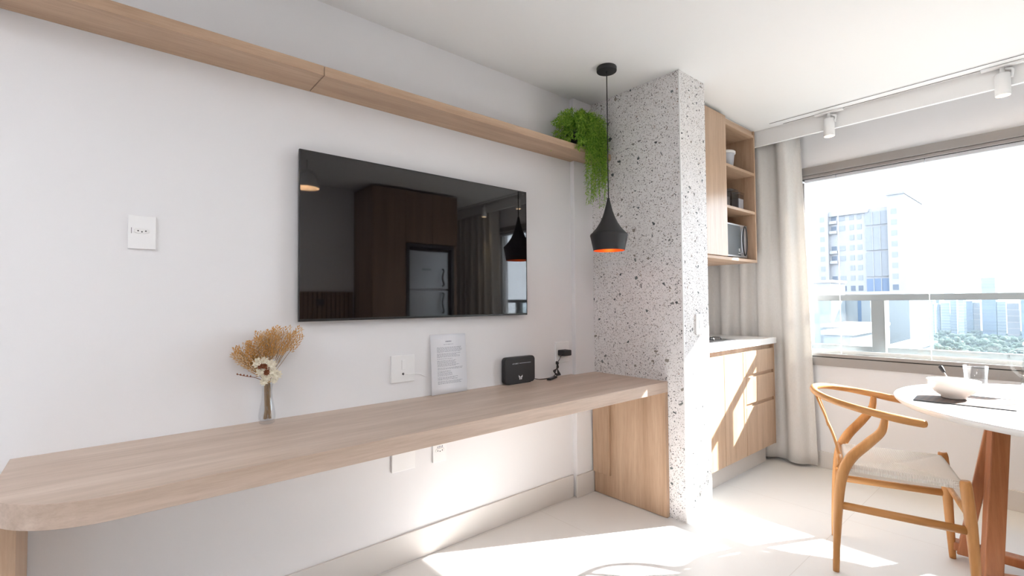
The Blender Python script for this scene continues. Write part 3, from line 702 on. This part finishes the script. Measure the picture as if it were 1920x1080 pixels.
spot(-0.95, 'white cylinder ceiling spotlight mirrored in the television, shining on its curtain')

# ------------------------------------------------------------------ wishbone style chair
ch = empty('dining_chair', (2.770, 0.567, 0), 'honey coloured wooden armchair with curved back rail and woven cord seat, at the round table', 'chair', None, math.radians(196.6))
def cp(mb, name, m, **k): return mb.build(name, m, ch, **k)
# rail: U shape
U = [(0.262, 0.085, 0.712), (0.272, 0.02, 0.722), (0.272, -0.06, 0.736), (0.250, -0.15, 0.752), (0.190, -0.235, 0.768), (0.10, -0.283, 0.778), (0, -0.297, 0.782)]
U = U+[(-x, y, z) for x, y, z in U[-2::-1]]
up = crom(U, 7); rad = lerps([0.0165, 0.0175, 0.0165, 0.015, 0.0145, 0.015, 0.0155, 0.015, 0.0145, 0.015, 0.0165, 0.0175, 0.0165], len(up))
e0 = (up[0]-up[1]).normalized(); e1 = (up[-1]-up[-2]).normalized()
up = [up[0]+e0*0.012, up[0]+e0*0.009]+up+[up[-1]+e1*0.009, up[-1]+e1*0.012]; rad = [0.006, 0.0125]+rad+[0.0125, 0.006]
cp(MB().tube(up, rad, 14, up=(0, 0, 1)), 'back_rail', M['chair_y'])
for s in (1, -1):
    leg = crom([(s*0.194, -0.225, 0.0), (s*0.196, -0.219, 0.15), (s*0.198, -0.208, 0.32), (s*0.201, -0.192, 0.44), (s*0.208, -0.158, 0.52), (s*0.228, -0.095, 0.60), (s*0.250, -0.052, 0.66), (s*0.266, -0.040, 0.722)], 7)
    cp(MB().tube(leg, lerps([0.0125, 0.0155, 0.019, 0.0215, 0.0215, 0.020, 0.0165, 0.012], len(leg)), 14), 'leg', M['chair'])
    fl = crom([(s*0.229, 0.238, 0.0), (s*0.227, 0.232, 0.15), (s*0.222, 0.224, 0.33), (s*0.217, 0.214, 0.47), (s*0.216, 0.212, 0.494)], 6)
    cp(MB().tube(fl, lerps([0.0125, 0.0165, 0.020, 0.020, 0.013], len(fl)), 14), 'leg', M['chair'])
    cp(MB().tube([(s*0.197, -0.21, 0.300), (s*0.225, 0.225, 0.300)], 0.0115, 10, flat=1.5, up=(0, 0, 1)), 'stretcher', M['chair_y'])
cp(MB().tube([(-0.197, -0.205, 0.345), (0.197, -0.205, 0.345)], 0.0105, 10, flat=1.4, up=(0, 0, 1)), 'stretcher', M['chair'])
cp(MB().tube([(-0.222, 0.224, 0.345), (0.222, 0.224, 0.345)], 0.0105, 10, flat=1.4, up=(0, 0, 1)), 'stretcher', M['chair'])
cp(MB().tube([(-0.198, -0.198, 0.470), (0.198, -0.198, 0.470)], 0.013, 10), 'rear_seat_rail', M['chair'])
# Y-shaped splat, thin plywood
def strip(pts, w, t):
    P = crom(pts, 6); mb = MB(); vs = []
    for i, p in enumerate(P):
        tg_ = (P[min(i+1, len(P)-1)]-P[max(i-1, 0)]).normalized(); nrm = Vector((0, 1, 0.25)); nrm = (nrm-tg_*nrm.dot(tg_)).normalized(); sd_ = tg_.cross(nrm)
        vs += [p+sd_*w+nrm*t, p-sd_*w+nrm*t, p-sd_*w-nrm*t, p+sd_*w-nrm*t]
    fs = []
    for i in range(len(P)-1):
        for k in range(4): fs.append((4*i+k, 4*i+(k+1) % 4, 4*i+4+(k+1) % 4, 4*i+4+k))
    fs += [(3, 2, 1, 0), tuple(len(vs)-4+k for k in range(4))]
    return mb.add(vs, fs)
spl = strip([(0, -0.198, 0.478), (0, -0.222, 0.57), (0, -0.245, 0.63)], 0.024, 0.005)
for s in (1, -1):
    q = strip([(s*0.010, -0.240, 0.61), (s*0.022, -0.252, 0.66), (s*0.052, -0.272, 0.72), (s*0.078, -0.288, 0.772)], 0.011, 0.0045)
    spl.add(q.v, q.f)
cp(spl, 'back_splat', M['chair'])
# woven seat: a pillow-edged trapezoid with slight dip
seat = MB(); nx, ny = 36, 36; vs_ = []; 
def sp_pt(u, v):
    hw = 0.196+(0.214-0.196)*(v+1)/2; yb = -0.19+(0.215+0.19)*(v+1)/2
    return hw*u, yb
for side in (1, -1):
    for j in range(ny+1):
        for i in range(nx+1):
            u = -1+2*i/nx; v = -1+2*j/ny; x, y = sp_pt(u, v)
            ed = max(0, 1-((1-abs(u))/0.09)) if abs(u) > 0.91 else 0; ed2 = max(0, 1-((1-abs(v))/0.09)) if abs(v) > 0.91 else 0
            q = max(ed, ed2); dip = 0.016*(1-u*u)*(1-v*v); crease = 0.004*max(0, 1-abs(abs(u)-abs(v))*9)
            half = 0.017*math.sqrt(max(0, 1-q*q))
            vs_.append((x, y, 0.468+(half-dip-crease if side > 0 else -half-dip*0.6)))
A = (nx+1)*(ny+1); fs_ = []
for j in range(ny):
    for i in range(nx):
        a = j*(nx+1)+i; fs_.append((a, a+1, a+nx+2, a+nx+1)); fs_.append((A+a, A+a+nx+1, A+a+nx+2, A+a+1))
seat.add(vs_, fs_, True)
cp(seat, 'woven_seat', M['cord'])

# ------------------------------------------------------------------ round table and what stands on it
TX, TYc, TR = 3.085, -0.080, 0.680
tb_ = empty('dining_table', (TX, TYc, 0), 'round white topped dining table on reddish wooden plank legs by the window', 'table')
part(tb_, MB().lathe([(TR-0.018, 0), (TR-0.002, 0.016), (TR, 0.024), (TR-0.002, 0.028)], TX, TYc, 0.732, 128), 'tabletop', M['top'])
def plank(top, bot, w, t, ang):
    top = Vector(top); bot = Vector(bot); a = Vector((math.cos(ang), math.sin(ang), 0)); b = Vector((-math.sin(ang), math.cos(ang), 0))
    vs = []
    for c, k in ((bot, 1.0), (top, 1.0)):
        for sa, sb in ((-1, -1), (1, -1), (1, 1), (-1, 1)): vs.append(c+a*sa*w*k/2+b*sb*t*k/2)
    return MB().add(vs, [(0, 3, 2, 1), (4, 5, 6, 7), (0, 1, 5, 4), (1, 2, 6, 5), (2, 3, 7, 6), (3, 0, 4, 7)])
def R2(p): return (2*TX-p[0], 2*TYc-p[1], p[2])
legs = [((2.990, 0.225, 0.731), (2.905, 0.262, 0.03), 0.066, 0.045, math.radians(-62)),
        ((3.150, 0.245, 0.731), (3.085, 0.370, 0.03), 0.100, 0.045, math.radians(5))]
for t_, b_, w_, th_, an in legs:
    part(tb_, plank(t_, b_, w_, th_, an), 'leg', M['tleg'], bevel=0.006)
    part(tb_, plank(R2(t_), R2(b_), w_, th_, an), 'leg', M['tleg'], bevel=0.006)
for (a, b) in (((2.905, 0.262), (2*TX-2.905, 2*TYc-0.262)), ((3.075, 0.385), (2*TX-3.075, 2*TYc-0.385))):
    d = Vector((b[0]-a[0], b[1]-a[1], 0)); ln = d.length; an = math.atan2(d.y, d.x)
    z0 = 0.001 if a[0] < 3 else 0.0415
    part(tb_, MB().box(-0.03, ln+0.03, -0.03, 0.03, z0, z0+0.04).xf(Matrix.Translation((a[0], a[1], 0)) @ Matrix.Rotation(an, 4, 'Z')), 'floor_rail', M['tleg'], bevel=0.005)
TZ = 0.760
pmx = empty('placemat', (2.95, 0.33, TZ), 'woven slatted placemat with dark edges under the white bowl on the round table', 'placemat')
ma = Matrix.Translation((2.955, 0.335, TZ+0.0003)) @ Matrix.Rotation(math.radians(4), 4, 'Z')
part(pmx, MB().box(-0.138, 0.148, -0.162, 0.162, 0, 0.0026).xf(ma), 'weave', M['mat'])
for y in (-0.143, 0.148): part(pmx, MB().box(y, y+0.004, -0.162, 0.162, 0, 0.004).xf(ma), 'edge_binding', M['blackm'])
bw = empty('bowl', (2.985, 0.372, TZ+0.003), 'white porcelain bowl holding a spoon, on the woven placemat', 'bowl')
bo = [(0.040, 0), (0.045, 0.004), (0.044, 0.010), (0.068, 0.026), (0.086, 0.050), (0.0935, 0.079), (0.095, 0.083), (0.091, 0.082), (0.082, 0.052), (0.060, 0.029), (0.02, 0.018)]
part(bw, MB().lathe(bo, 2.985, 0.372, TZ+0.0032, 56), 'bowl_body', M['porc'])
spn = empty('spoon', (2.99, 0.39, TZ+0.03), 'metal spoon with a dark handle tip resting in the white bowl', 'spoon')
hp = crom([(2.965, 0.350, 0.793), (2.985, 0.372, 0.815), (3.02, 0.405, 0.868), (3.035, 0.420, 0.893)], 6)
part(spn, MB().tube(hp, lerps([0.004, 0.0035, 0.004, 0.005], len(hp)), 8, flat=0.6, up=(0, 1, 0)), 'shaft', M['steel'])
part(spn, MB().tube(crom([(3.022, 0.407, 0.872), (3.030, 0.415, 0.885), (3.037, 0.422, 0.897), (3.039, 0.424, 0.901)], 4), lerps([0.0055, 0.009, 0.009, 0.003], 13), 10), 'handle_tip', M['blackm'])
part(spn, MB().lathe([(0.002, 0), (0.014, 0.003), (0.019, 0.009), (0.017, 0.009), (0.012, 0.005)], 2.957, 0.342, 0.7865, 18, sx=1, sy=1.3), 'spoon_bowl', M['steel'])
gl = empty('drinking_glass', (3.20, 0.335, TZ), 'clear glass tumbler behind the white bowl on the round table', 'glass')
part(gl, MB().lathe([(0.036, 0), (0.038, 0.004), (0.0455, 0.135), (0.044, 0.136), (0.036, 0.012)], 3.205, 0.318, TZ+0.0005, 36), 'glass_body', M['glass'])
jg = empty('glass_jug', (3.45, 0.13, TZ), 'clear glass water jug with a looped handle at the right end of the table', 'jug')
JX, JY = 3.43, 0.115
part(jg, MB().lathe([(0.055, 0), (0.062, 0.005), (0.066, 0.05), (0.062, 0.12), (0.054, 0.18), (0.054, 0.225), (0.057, 0.235), (0.0545, 0.235), (0.0515, 0.18), (0.0595, 0.12), (0.0635, 0.05), (0.058, 0.010)], JX, JY, TZ+0.0005, 40), 'jug_body', M['glass'])
hd = Vector((-0.55, 0.83, 0)).normalized()
part(jg, MB().tube(crom([Vector((JX, JY, 0.96))+hd*0.052, Vector((JX, JY, 0.968))+hd*0.085, Vector((JX, JY, 0.945))+hd*0.118, Vector((JX, JY, 0.89))+hd*0.112, Vector((JX, JY, 0.85))+hd*0.085, Vector((JX, JY, 0.838))+hd*0.062], 6), 0.006, 10), 'handle', M['glass'])
part(jg, MB().lathe([(0.052, 0), (0.055, 0.006), (0.05, 0.012), (0.012, 0.014), (0.012, 0.03)], JX, JY, 0.996, 30), 'lid', M['steel'])
lm = MB(); random.seed(2)
for k in range(14):
    a = random.uniform(0, 6.28); c = Vector((JX+0.035*math.cos(a), JY+0.035*math.sin(a), 0.84+random.uniform(0, 0.08)))
    d = Vector((random.uniform(-1, 1), random.uniform(-1, 1), random.uniform(-0.4, 0.8))).normalized()*0.02; s_ = d.cross(Vector((0, 0, 1))).normalized()*0.009
    lm.add([c-d, c+s_, c+d, c-s_, c+Vector((0, 0, 0.004))], [(0, 1, 4), (1, 2, 4), (2, 3, 4), (3, 0, 4)])
part(jg, lm, 'mint_leaves', M['leaf'])

# ------------------------------------------------------------------ rest of the room, mirrored in the television
wd = empty('wardrobe', (2.7, -1.3, 0), 'brown wooden floor to ceiling wardrobe around the fridge, mirrored in the television', 'wardrobe')
part(wd, MB().box(2.17, 2.57, YB+0.001, -0.815, 0.0, 2.50).box(2.57, 3.26, YB+0.001, -0.815, 1.905, 2.50).box(3.215, 3.26, YB+0.001, -0.815, 0, 1.905), 'carcass', M['dark_wood'], bevel=0.001)
part(wd, wbox(2.172, 2.566, -0.814, -0.795, 0.08, 2.495), 'door', M['dark_wood'], bevel=0.001)
part(wd, wbox(2.570, 2.912, -0.814, -0.795, 1.91, 2.495), 'door', M['dark_wood'], bevel=0.001)
part(wd, wbox(2.916, 3.258, -0.814, -0.795, 1.91, 2.495), 'door', M['dark_wood'], bevel=0.001)
part(wd, MB().box(2.575, 2.615, -0.85, -0.80, 0, 1.90).box(3.175, 3.214, -0.85, -0.80, 0, 1.90).box(2.615, 3.175, -0.85, -0.80, 1.855, 1.90), 'fridge_surround', M['black'])
fg = empty('refrigerator', (2.9, -1.2, 0), 'steel two door refrigerator inside the brown wardrobe, mirrored in the television', 'refrigerator')
part(fg, wbox(2.63, 3.16, -1.5, -0.90, 0.02, 1.83), 'body', M['fridge'], bevel=0.01)
part(fg, wbox(2.63, 3.16, -0.899, -0.845, 1.385, 1.83), 'freezer_door', M['fridge'], bevel=0.008)
part(fg, wbox(2.63, 3.16, -0.899, -0.845, 0.05, 1.372), 'door', M['fridge'], bevel=0.008)
for z0, z1 in ((1.42, 1.62), (1.10, 1.34)):
    part(fg, MB().tube(crom([(3.08, -0.845, z1), (3.075, -0.81, z1-0.02), (3.05, -0.80, (z0+z1)/2), (3.075, -0.81, z0+0.02), (3.08, -0.845, z0)]), 0.010, 8), 'handle', M['black'])
part(fg, MB().box(2.80, 2.92, -0.8445, -0.843, 1.60, 1.622), 'display', M['ink'])
hb = empty('slatted_headboard', (0.3, -1.25, 0), 'brown slatted wooden headboard on the bedroom wall, mirrored in the television', 'headboard')
sl = MB()
for k in range(68): sl.box(-1.2+k*0.049, -1.2+k*0.049+0.032, -1.245, -1.215, 0.1, 1.345)
part(hb, wbox(-1.2, 2.14, -1.269, -1.245, 0.1, 1.35), 'back_panel', M['dark_wood']); part(hb, sl, 'slats', M['dark_wood'], kind=None)
part(hb, wbox(1.72, 1.80, -1.214, -1.205, 1.20, 1.27), 'outlet', M['blackm'])
dl = empty('dome_pendant', (1.40, -0.4, CZ), 'white dome ceiling lamp glowing warm inside, mirrored at the left of the television', 'lamp')
part(dl, MB().tube([(1.37, -0.4, CZ), (1.37, -0.4, 2.43)], 0.004, 8), 'cord', M['white'])
part(dl, MB().lathe([(0.105, 0), (0.105, 0.02), (0.098, 0.07), (0.078, 0.115), (0.045, 0.15), (0.01, 0.165)], 1.37, -0.4, 2.265, 40, False, True), 'shade', M['white'])
part(dl, MB().lathe([(0.010, 0), (0.035, 0.015), (0.045, 0.045), (0.03, 0.08), (0.01, 0.09)], 1.37, -0.4, 2.29, 20), 'bulb', emis('dome_bulb', (1.0, 0.62, 0.33), 30))

cl = empty('fill_lamp', (-1.45, 0.85, CZ), 'flat white fill lamp added over the bed end of the room, out of view', 'lamp')  # added fill light, brightens the pillar face and the bed end
part(cl, wbox(-1.90, -1.0, 0.55, 1.15, CZ-0.05, CZ-0.001), 'housing', M['white_paint'], bevel=0.004)
part(cl, wbox(-1.885, -1.015, 0.565, 1.135, CZ-0.054, CZ-0.0505), 'fill_diffuser', emis('fill_glow_bed', (0.97, 0.97, 1.0), 10))
cl = empty('fill_lamp', (0.2, -0.55, CZ), 'flat white fill lamp added over the middle of the room behind the viewpoint', 'lamp')  # added fill light behind the camera, lifts the television wall
part(cl, wbox(-0.25, 0.65, -0.85, -0.25, CZ-0.05, CZ-0.001), 'housing', M['white_paint'], bevel=0.004)
part(cl, wbox(-0.235, 0.635, -0.835, -0.265, CZ-0.054, CZ-0.0505), 'fill_diffuser', emis('fill_glow', (0.97, 0.975, 1.0), 9))

# ------------------------------------------------------------------ the city outside
GZ = -34.0
gmx = mat('city_ground', (0.30, 0.31, 0.30), 0.9); n, l, p = nod(gmx)
l.new(ramp(gmx, noise(gmx, texc(gmx), 0.02, 6, 0.7), [(0.35, (0.03, 0.04, 0.03)), (0.5, (0.08, 0.085, 0.08)), (0.66, (0.20, 0.20, 0.19))]), p.inputs['Base Color'])
st('ground_outside', MB().box(20, 2400, -1200, 1600, GZ-1, GZ), gmx)
M['conc'] = mat('pale_render', (0.185, 0.187, 0.195), 0.85); M['conc2'] = mat('grey_render', (0.15, 0.16, 0.18), 0.85)
M['bglass'] = mat('blue_tower_glass', (0.075, 0.105, 0.16), 0.6, 0, 0.1)
M['bwin'] = mat('dark_window', (0.07, 0.085, 0.11), 0.7, 0, 0.1); M['bwin_glare'] = mat('glare_paled_window', (0.145, 0.155, 0.17), 0.7, 0, 0.1)  # second window colour is the same glass paled by painted sky glare
M['roofw'] = mat('white_roof', (0.30, 0.30, 0.30), 0.8)
tw_ = empty('apartment_tower', (165, 36, GZ), 'tall pale apartment tower with small windows and a glazed bay, outside left of the window', 'building')
part(tw_, wbox(152, 178, 27.5, 45.5, GZ, 25.0), 'tower_wall', M['conc'])
part(tw_, wbox(150, 176, 26.6, 30.0, GZ, 27.4), 'corner_wing', M['conc'])
part(tw_, wbox(150.5, 170, 43.2, 45.8, GZ, 25.8), 'corner_wing', M['conc'])
part(tw_, wbox(149.6, 172, 26.4, 30.2, 27.4, 27.9), 'roof_slab', M['conc2'])
part(tw_, wbox(151.4, 153, 34.3, 43.3, 24.0, 25.4), 'roof_parapet', M['conc'])
for c, (ya, yb, xx) in enumerate([(44.0, 45.1, 150.45), (41.6, 42.8, 151.9), (39.6, 41.1, 151.9), (37.6, 38.6, 151.9), (35.9, 36.9, 151.9), (28.1, 29.3, 149.95)]):
    for r in range(11):
        z = 22.6-r*2.72
        if c in (1, 2) and r % 3 == 2: continue
        part(tw_, wbox(xx, xx+0.1, ya, yb, z, z+1.35), 'window', M['bwin' if r > 6 or c == 1 else 'bwin_glare'])
        if c in (1,): part(tw_, wbox(xx-0.9, xx, ya-0.3, yb+0.3, z-0.7, z+0.1), 'balcony', M['conc'])
for z0, z1 in ((20.6, 24.0), (14.0, 20.0), (7.2, 13.5), (2.6, 6.6)):
    gb = part(tw_, wbox(151.6, 152.05, 30.3, 35.0, z0, z1), 'glazed_bay', M['bglass' if z0 < 3 else 'bwin_glare'])  # upper bays take the paler colour, sky glare painted in
    for y in (31.8, 33.4): sub(tw_, gb, wbox(151.45, 151.6, y, y+0.15, z0, z1), 'mullion', M['conc'])
def block(x, y0, y1, z1, m, label, nm='building', wins=(), depth=14, roof=None, cat='building', group=None):
    e = empty(nm, (x+depth/2, (y0+y1)/2, GZ), label, cat, group)
    b = part(e, wbox(x, x+depth, y0, y1, GZ, z1), 'walls', m)
    part(e, wbox(x-0.3, x+depth+0.3, y0-0.3, y1+0.3, z1, z1+0.5), 'roof', M['roofw'] if roof is None else roof)
    for (a, c, za, zb) in wins: part(e, wbox(x-0.08, x, a, c, za, zb), 'window', M['bglass'])
    return e
block(118, 20.6, 33.0, 2.3, M['conc'], 'white low block with three tall blue windows in front of the tower', wins=[(31.0, 32.0, -30, 1.6), (28.3, 28.9, -30, 1.6), (25.2, 26.4, -30, 1.6)])
block(108, 30.8, 33.8, 4.6, M['conc'], 'narrow white block rising before the tower between its left and centre windows', depth=9)
block(95, 22.2, 28.4, -3.5, M['conc'], 'white rooftop building below the railing, left of the railing post', wins=[(22.6, 24.4, -7, -5.0), (25.6, 27.5, -7, -5.0)])
block(70, 18.0, 20.8, -3.2, M['conc'], 'small white house left of the railing post with a grey window', wins=[(18.5, 20.1, -6.5, -5.0)])
block(66, 12.0, 13.7, -4.5, M['conc'], 'small white annex just right of the railing post', wins=[(12.5, 13.1, -7.0, -5.6)])
block(130, 24.2, 27.6, -0.4, M['conc2'], 'grey mid rise block behind the railing post', wins=[(25.0, 26.0, -20, -2)])
block(210, 33.5, 38.2, 0.6, M['bglass'], 'blue glazed slab right of the tower behind the railing', depth=20)
block(205, 39.0, 46.5, -1.0, M['conc'], 'wide pale slab beyond the small white annex', depth=20)
random.seed(21)
def fac(name, wall, win, sc):
    m = mat(name, wall, 0.8); n, l, p = nod(m); b = n.new('ShaderNodeTexBrick'); b.offset = 0
    b.inputs['Scale'].default_value = sc; b.inputs['Mortar Size'].default_value = 0.03; b.inputs['Color1'].default_value = (*win, 1); b.inputs['Color2'].default_value = (*[c*1.5 for c in win], 1)
    b.inputs['Mortar'].default_value = (*wall, 1); b.inputs['Brick Width'].default_value = 0.45; b.inputs['Row Height'].default_value = 0.32
    l.new(texc(m, rot=(math.pi/2, 0, math.pi/2)), b.inputs['Vector']); l.new(b.outputs['Color'], p.inputs['Base Color']); return m
FA = [fac('facade_pale', (0.20, 0.20, 0.21), (0.08, 0.09, 0.11), 0.2), fac('facade_blue', (0.09, 0.11, 0.15), (0.05, 0.065, 0.10), 0.2), fac('facade_rose', (0.17, 0.13, 0.125), (0.08, 0.07, 0.08), 0.1), fac('facade_white', (0.30, 0.30, 0.30), (0.12, 0.13, 0.15), 0.2)]
sky = [(76, 72, -3, 8), (71, 69, 0, 1), (68, 63, -2, 3), (62.5, 59, 4, 0), (58, 55, 0.5, 3), (54.5, 50, -1, 1), (49.5, 46, -2, 2), (45, 37.5, 16.5, 1), (37, 32.5, -1.5, 0), (32, 26, -2.5, 2), (25, 20, 0, 1), (18, 10, 3, 3), (8, 0, 6, 0), (-3, -14, 1, 2), (85, 79, 2, 1), (66, 61, 5.5, 3)]
for i, (ya, yb, zt, k) in enumerate(sky):
    x = 500+random.uniform(-20, 60)+(140 if i == 15 else 0); s_ = x/500
    fa = FA[k % 4]
    e = block(x, yb*s_, ya*s_, zt*s_, fa, ['pale', 'blue grey', 'rose', 'white'][k % 4]+' distant skyline building, '+['first', 'second', 'third', 'fourth', 'fifth', 'sixth', 'seventh', 'tallest', 'ninth', 'tenth', 'eleventh', 'twelfth', 'thirteenth', 'fourteenth', 'leftmost', 'rear'][i]+' of the row above the trees', group='distant skyline buildings')
for i, (x, ya, yb, zt) in enumerate([(300, 20, 32, -29), (330, 46, 52, -30), (380, 40, 62, -30.5), (420, 58, 64, -28), (360, 14, 30, -29), (410, 34, 40, -30), (450, 45, 58, -29), (310, 6, 14, -28), (345, 62, 70, -29), (270, 44, 50, -29)]):
    block(x, ya, yb, zt, M['roofw'], 'low white roofed building among the trees, '+['with the widest bright roof', 'left of the bright field', 'long and far', 'small and leftmost', 'wide at the right', 'small in the middle', 'long under the skyline', 'nearest the right edge', 'left behind the tower slab', 'small and nearest'][i], nm='low_building', group='low roofs among the trees', depth=12)
# trees: one crown+trunk, copied
tmats = mat('city_tree', (0.07, 0.12, 0.06), 0.9); n, l, p = nod(tmats)
l.new(ramp(tmats, noise(tmats, texc(tmats), 0.9, 3), [(0.35, (0.014, 0.024, 0.014)), (0.65, (0.045, 0.062, 0.034))]), p.inputs['Base Color'])
protos = []
for q in range(3):
    cr = MB(); random.seed(40+q)
    for k in range(34):
        c = Vector((random.gauss(0, 2.0), random.gauss(0, 2.0), random.uniform(4.5, 9.5))); r_ = random.uniform(0.8, 1.9)
        c.x = max(-4.2, min(4.2, c.x)); c.y = max(-4.2, min(4.2, c.y))
        pr_ = [(r_*max(0.05, math.sin(math.pi*(j+0.2)/7.4))*random.uniform(0.7, 1.15), -r_*0.8*math.cos(math.pi*j/7)) for j in range(8)]
        cr.lathe(pr_, c.x, c.y, c.z, 7)
    protos.append(cr)
random.seed(77)
first = {}
spots_ = []
for _ in range(9000):
    x = random.uniform(300, 590); y = random.uniform(-4, 90)*x/500
    if all((x-a)**2+(y-b)**2 > 11.0**2 for a, b in spots_): spots_.append((x, y))
    if len(spots_) >= 130: break
for k, (x, y) in enumerate(spots_):
    q = k % 3
    e = empty('tree', (x, y, GZ), 'leafy green city tree in the park belt far below the window', 'tree', 'city trees beyond the railing', random.uniform(0, 6))
    if q not in first:
        a = protos[q].build('crown', tmats, e); b = MB().tube([(0, 0, 0), (0, 0, 6)], [0.5, 0.3], 6).build('trunk', M['stem'], e); first[q] = (a, b)
    else:
        for o in first[q]:
            c = o.copy(); c.parent = e; COL.objects.link(c)
    s_ = random.uniform(0.82, 1.0); e.scale = (s_, s_, s_*random.uniform(0.8, 1.1))

# morning haze hanging over the city
hz_m = bpy.data.materials.new('city_haze'); hz_m.use_nodes = True; nt = hz_m.node_tree; nt.nodes.clear()
vo = nt.nodes.new('ShaderNodeOutputMaterial'); vs_n = nt.nodes.new('ShaderNodeVolumeScatter')
vs_n.inputs['Color'].default_value = (0.74, 0.86, 1.0, 1); vs_n.inputs['Density'].default_value = 0.00022; vs_n.inputs['Anisotropy'].default_value = 0.2
nt.links.new(vs_n.outputs[0], vo.inputs['Volume'])
hz_o = tag(wbox(60, 900, -700, 900, GZ+0.5, 60).build('haze', hz_m), 'thin pale haze hanging over the distant city and trees', 'haze', None, 'stuff')
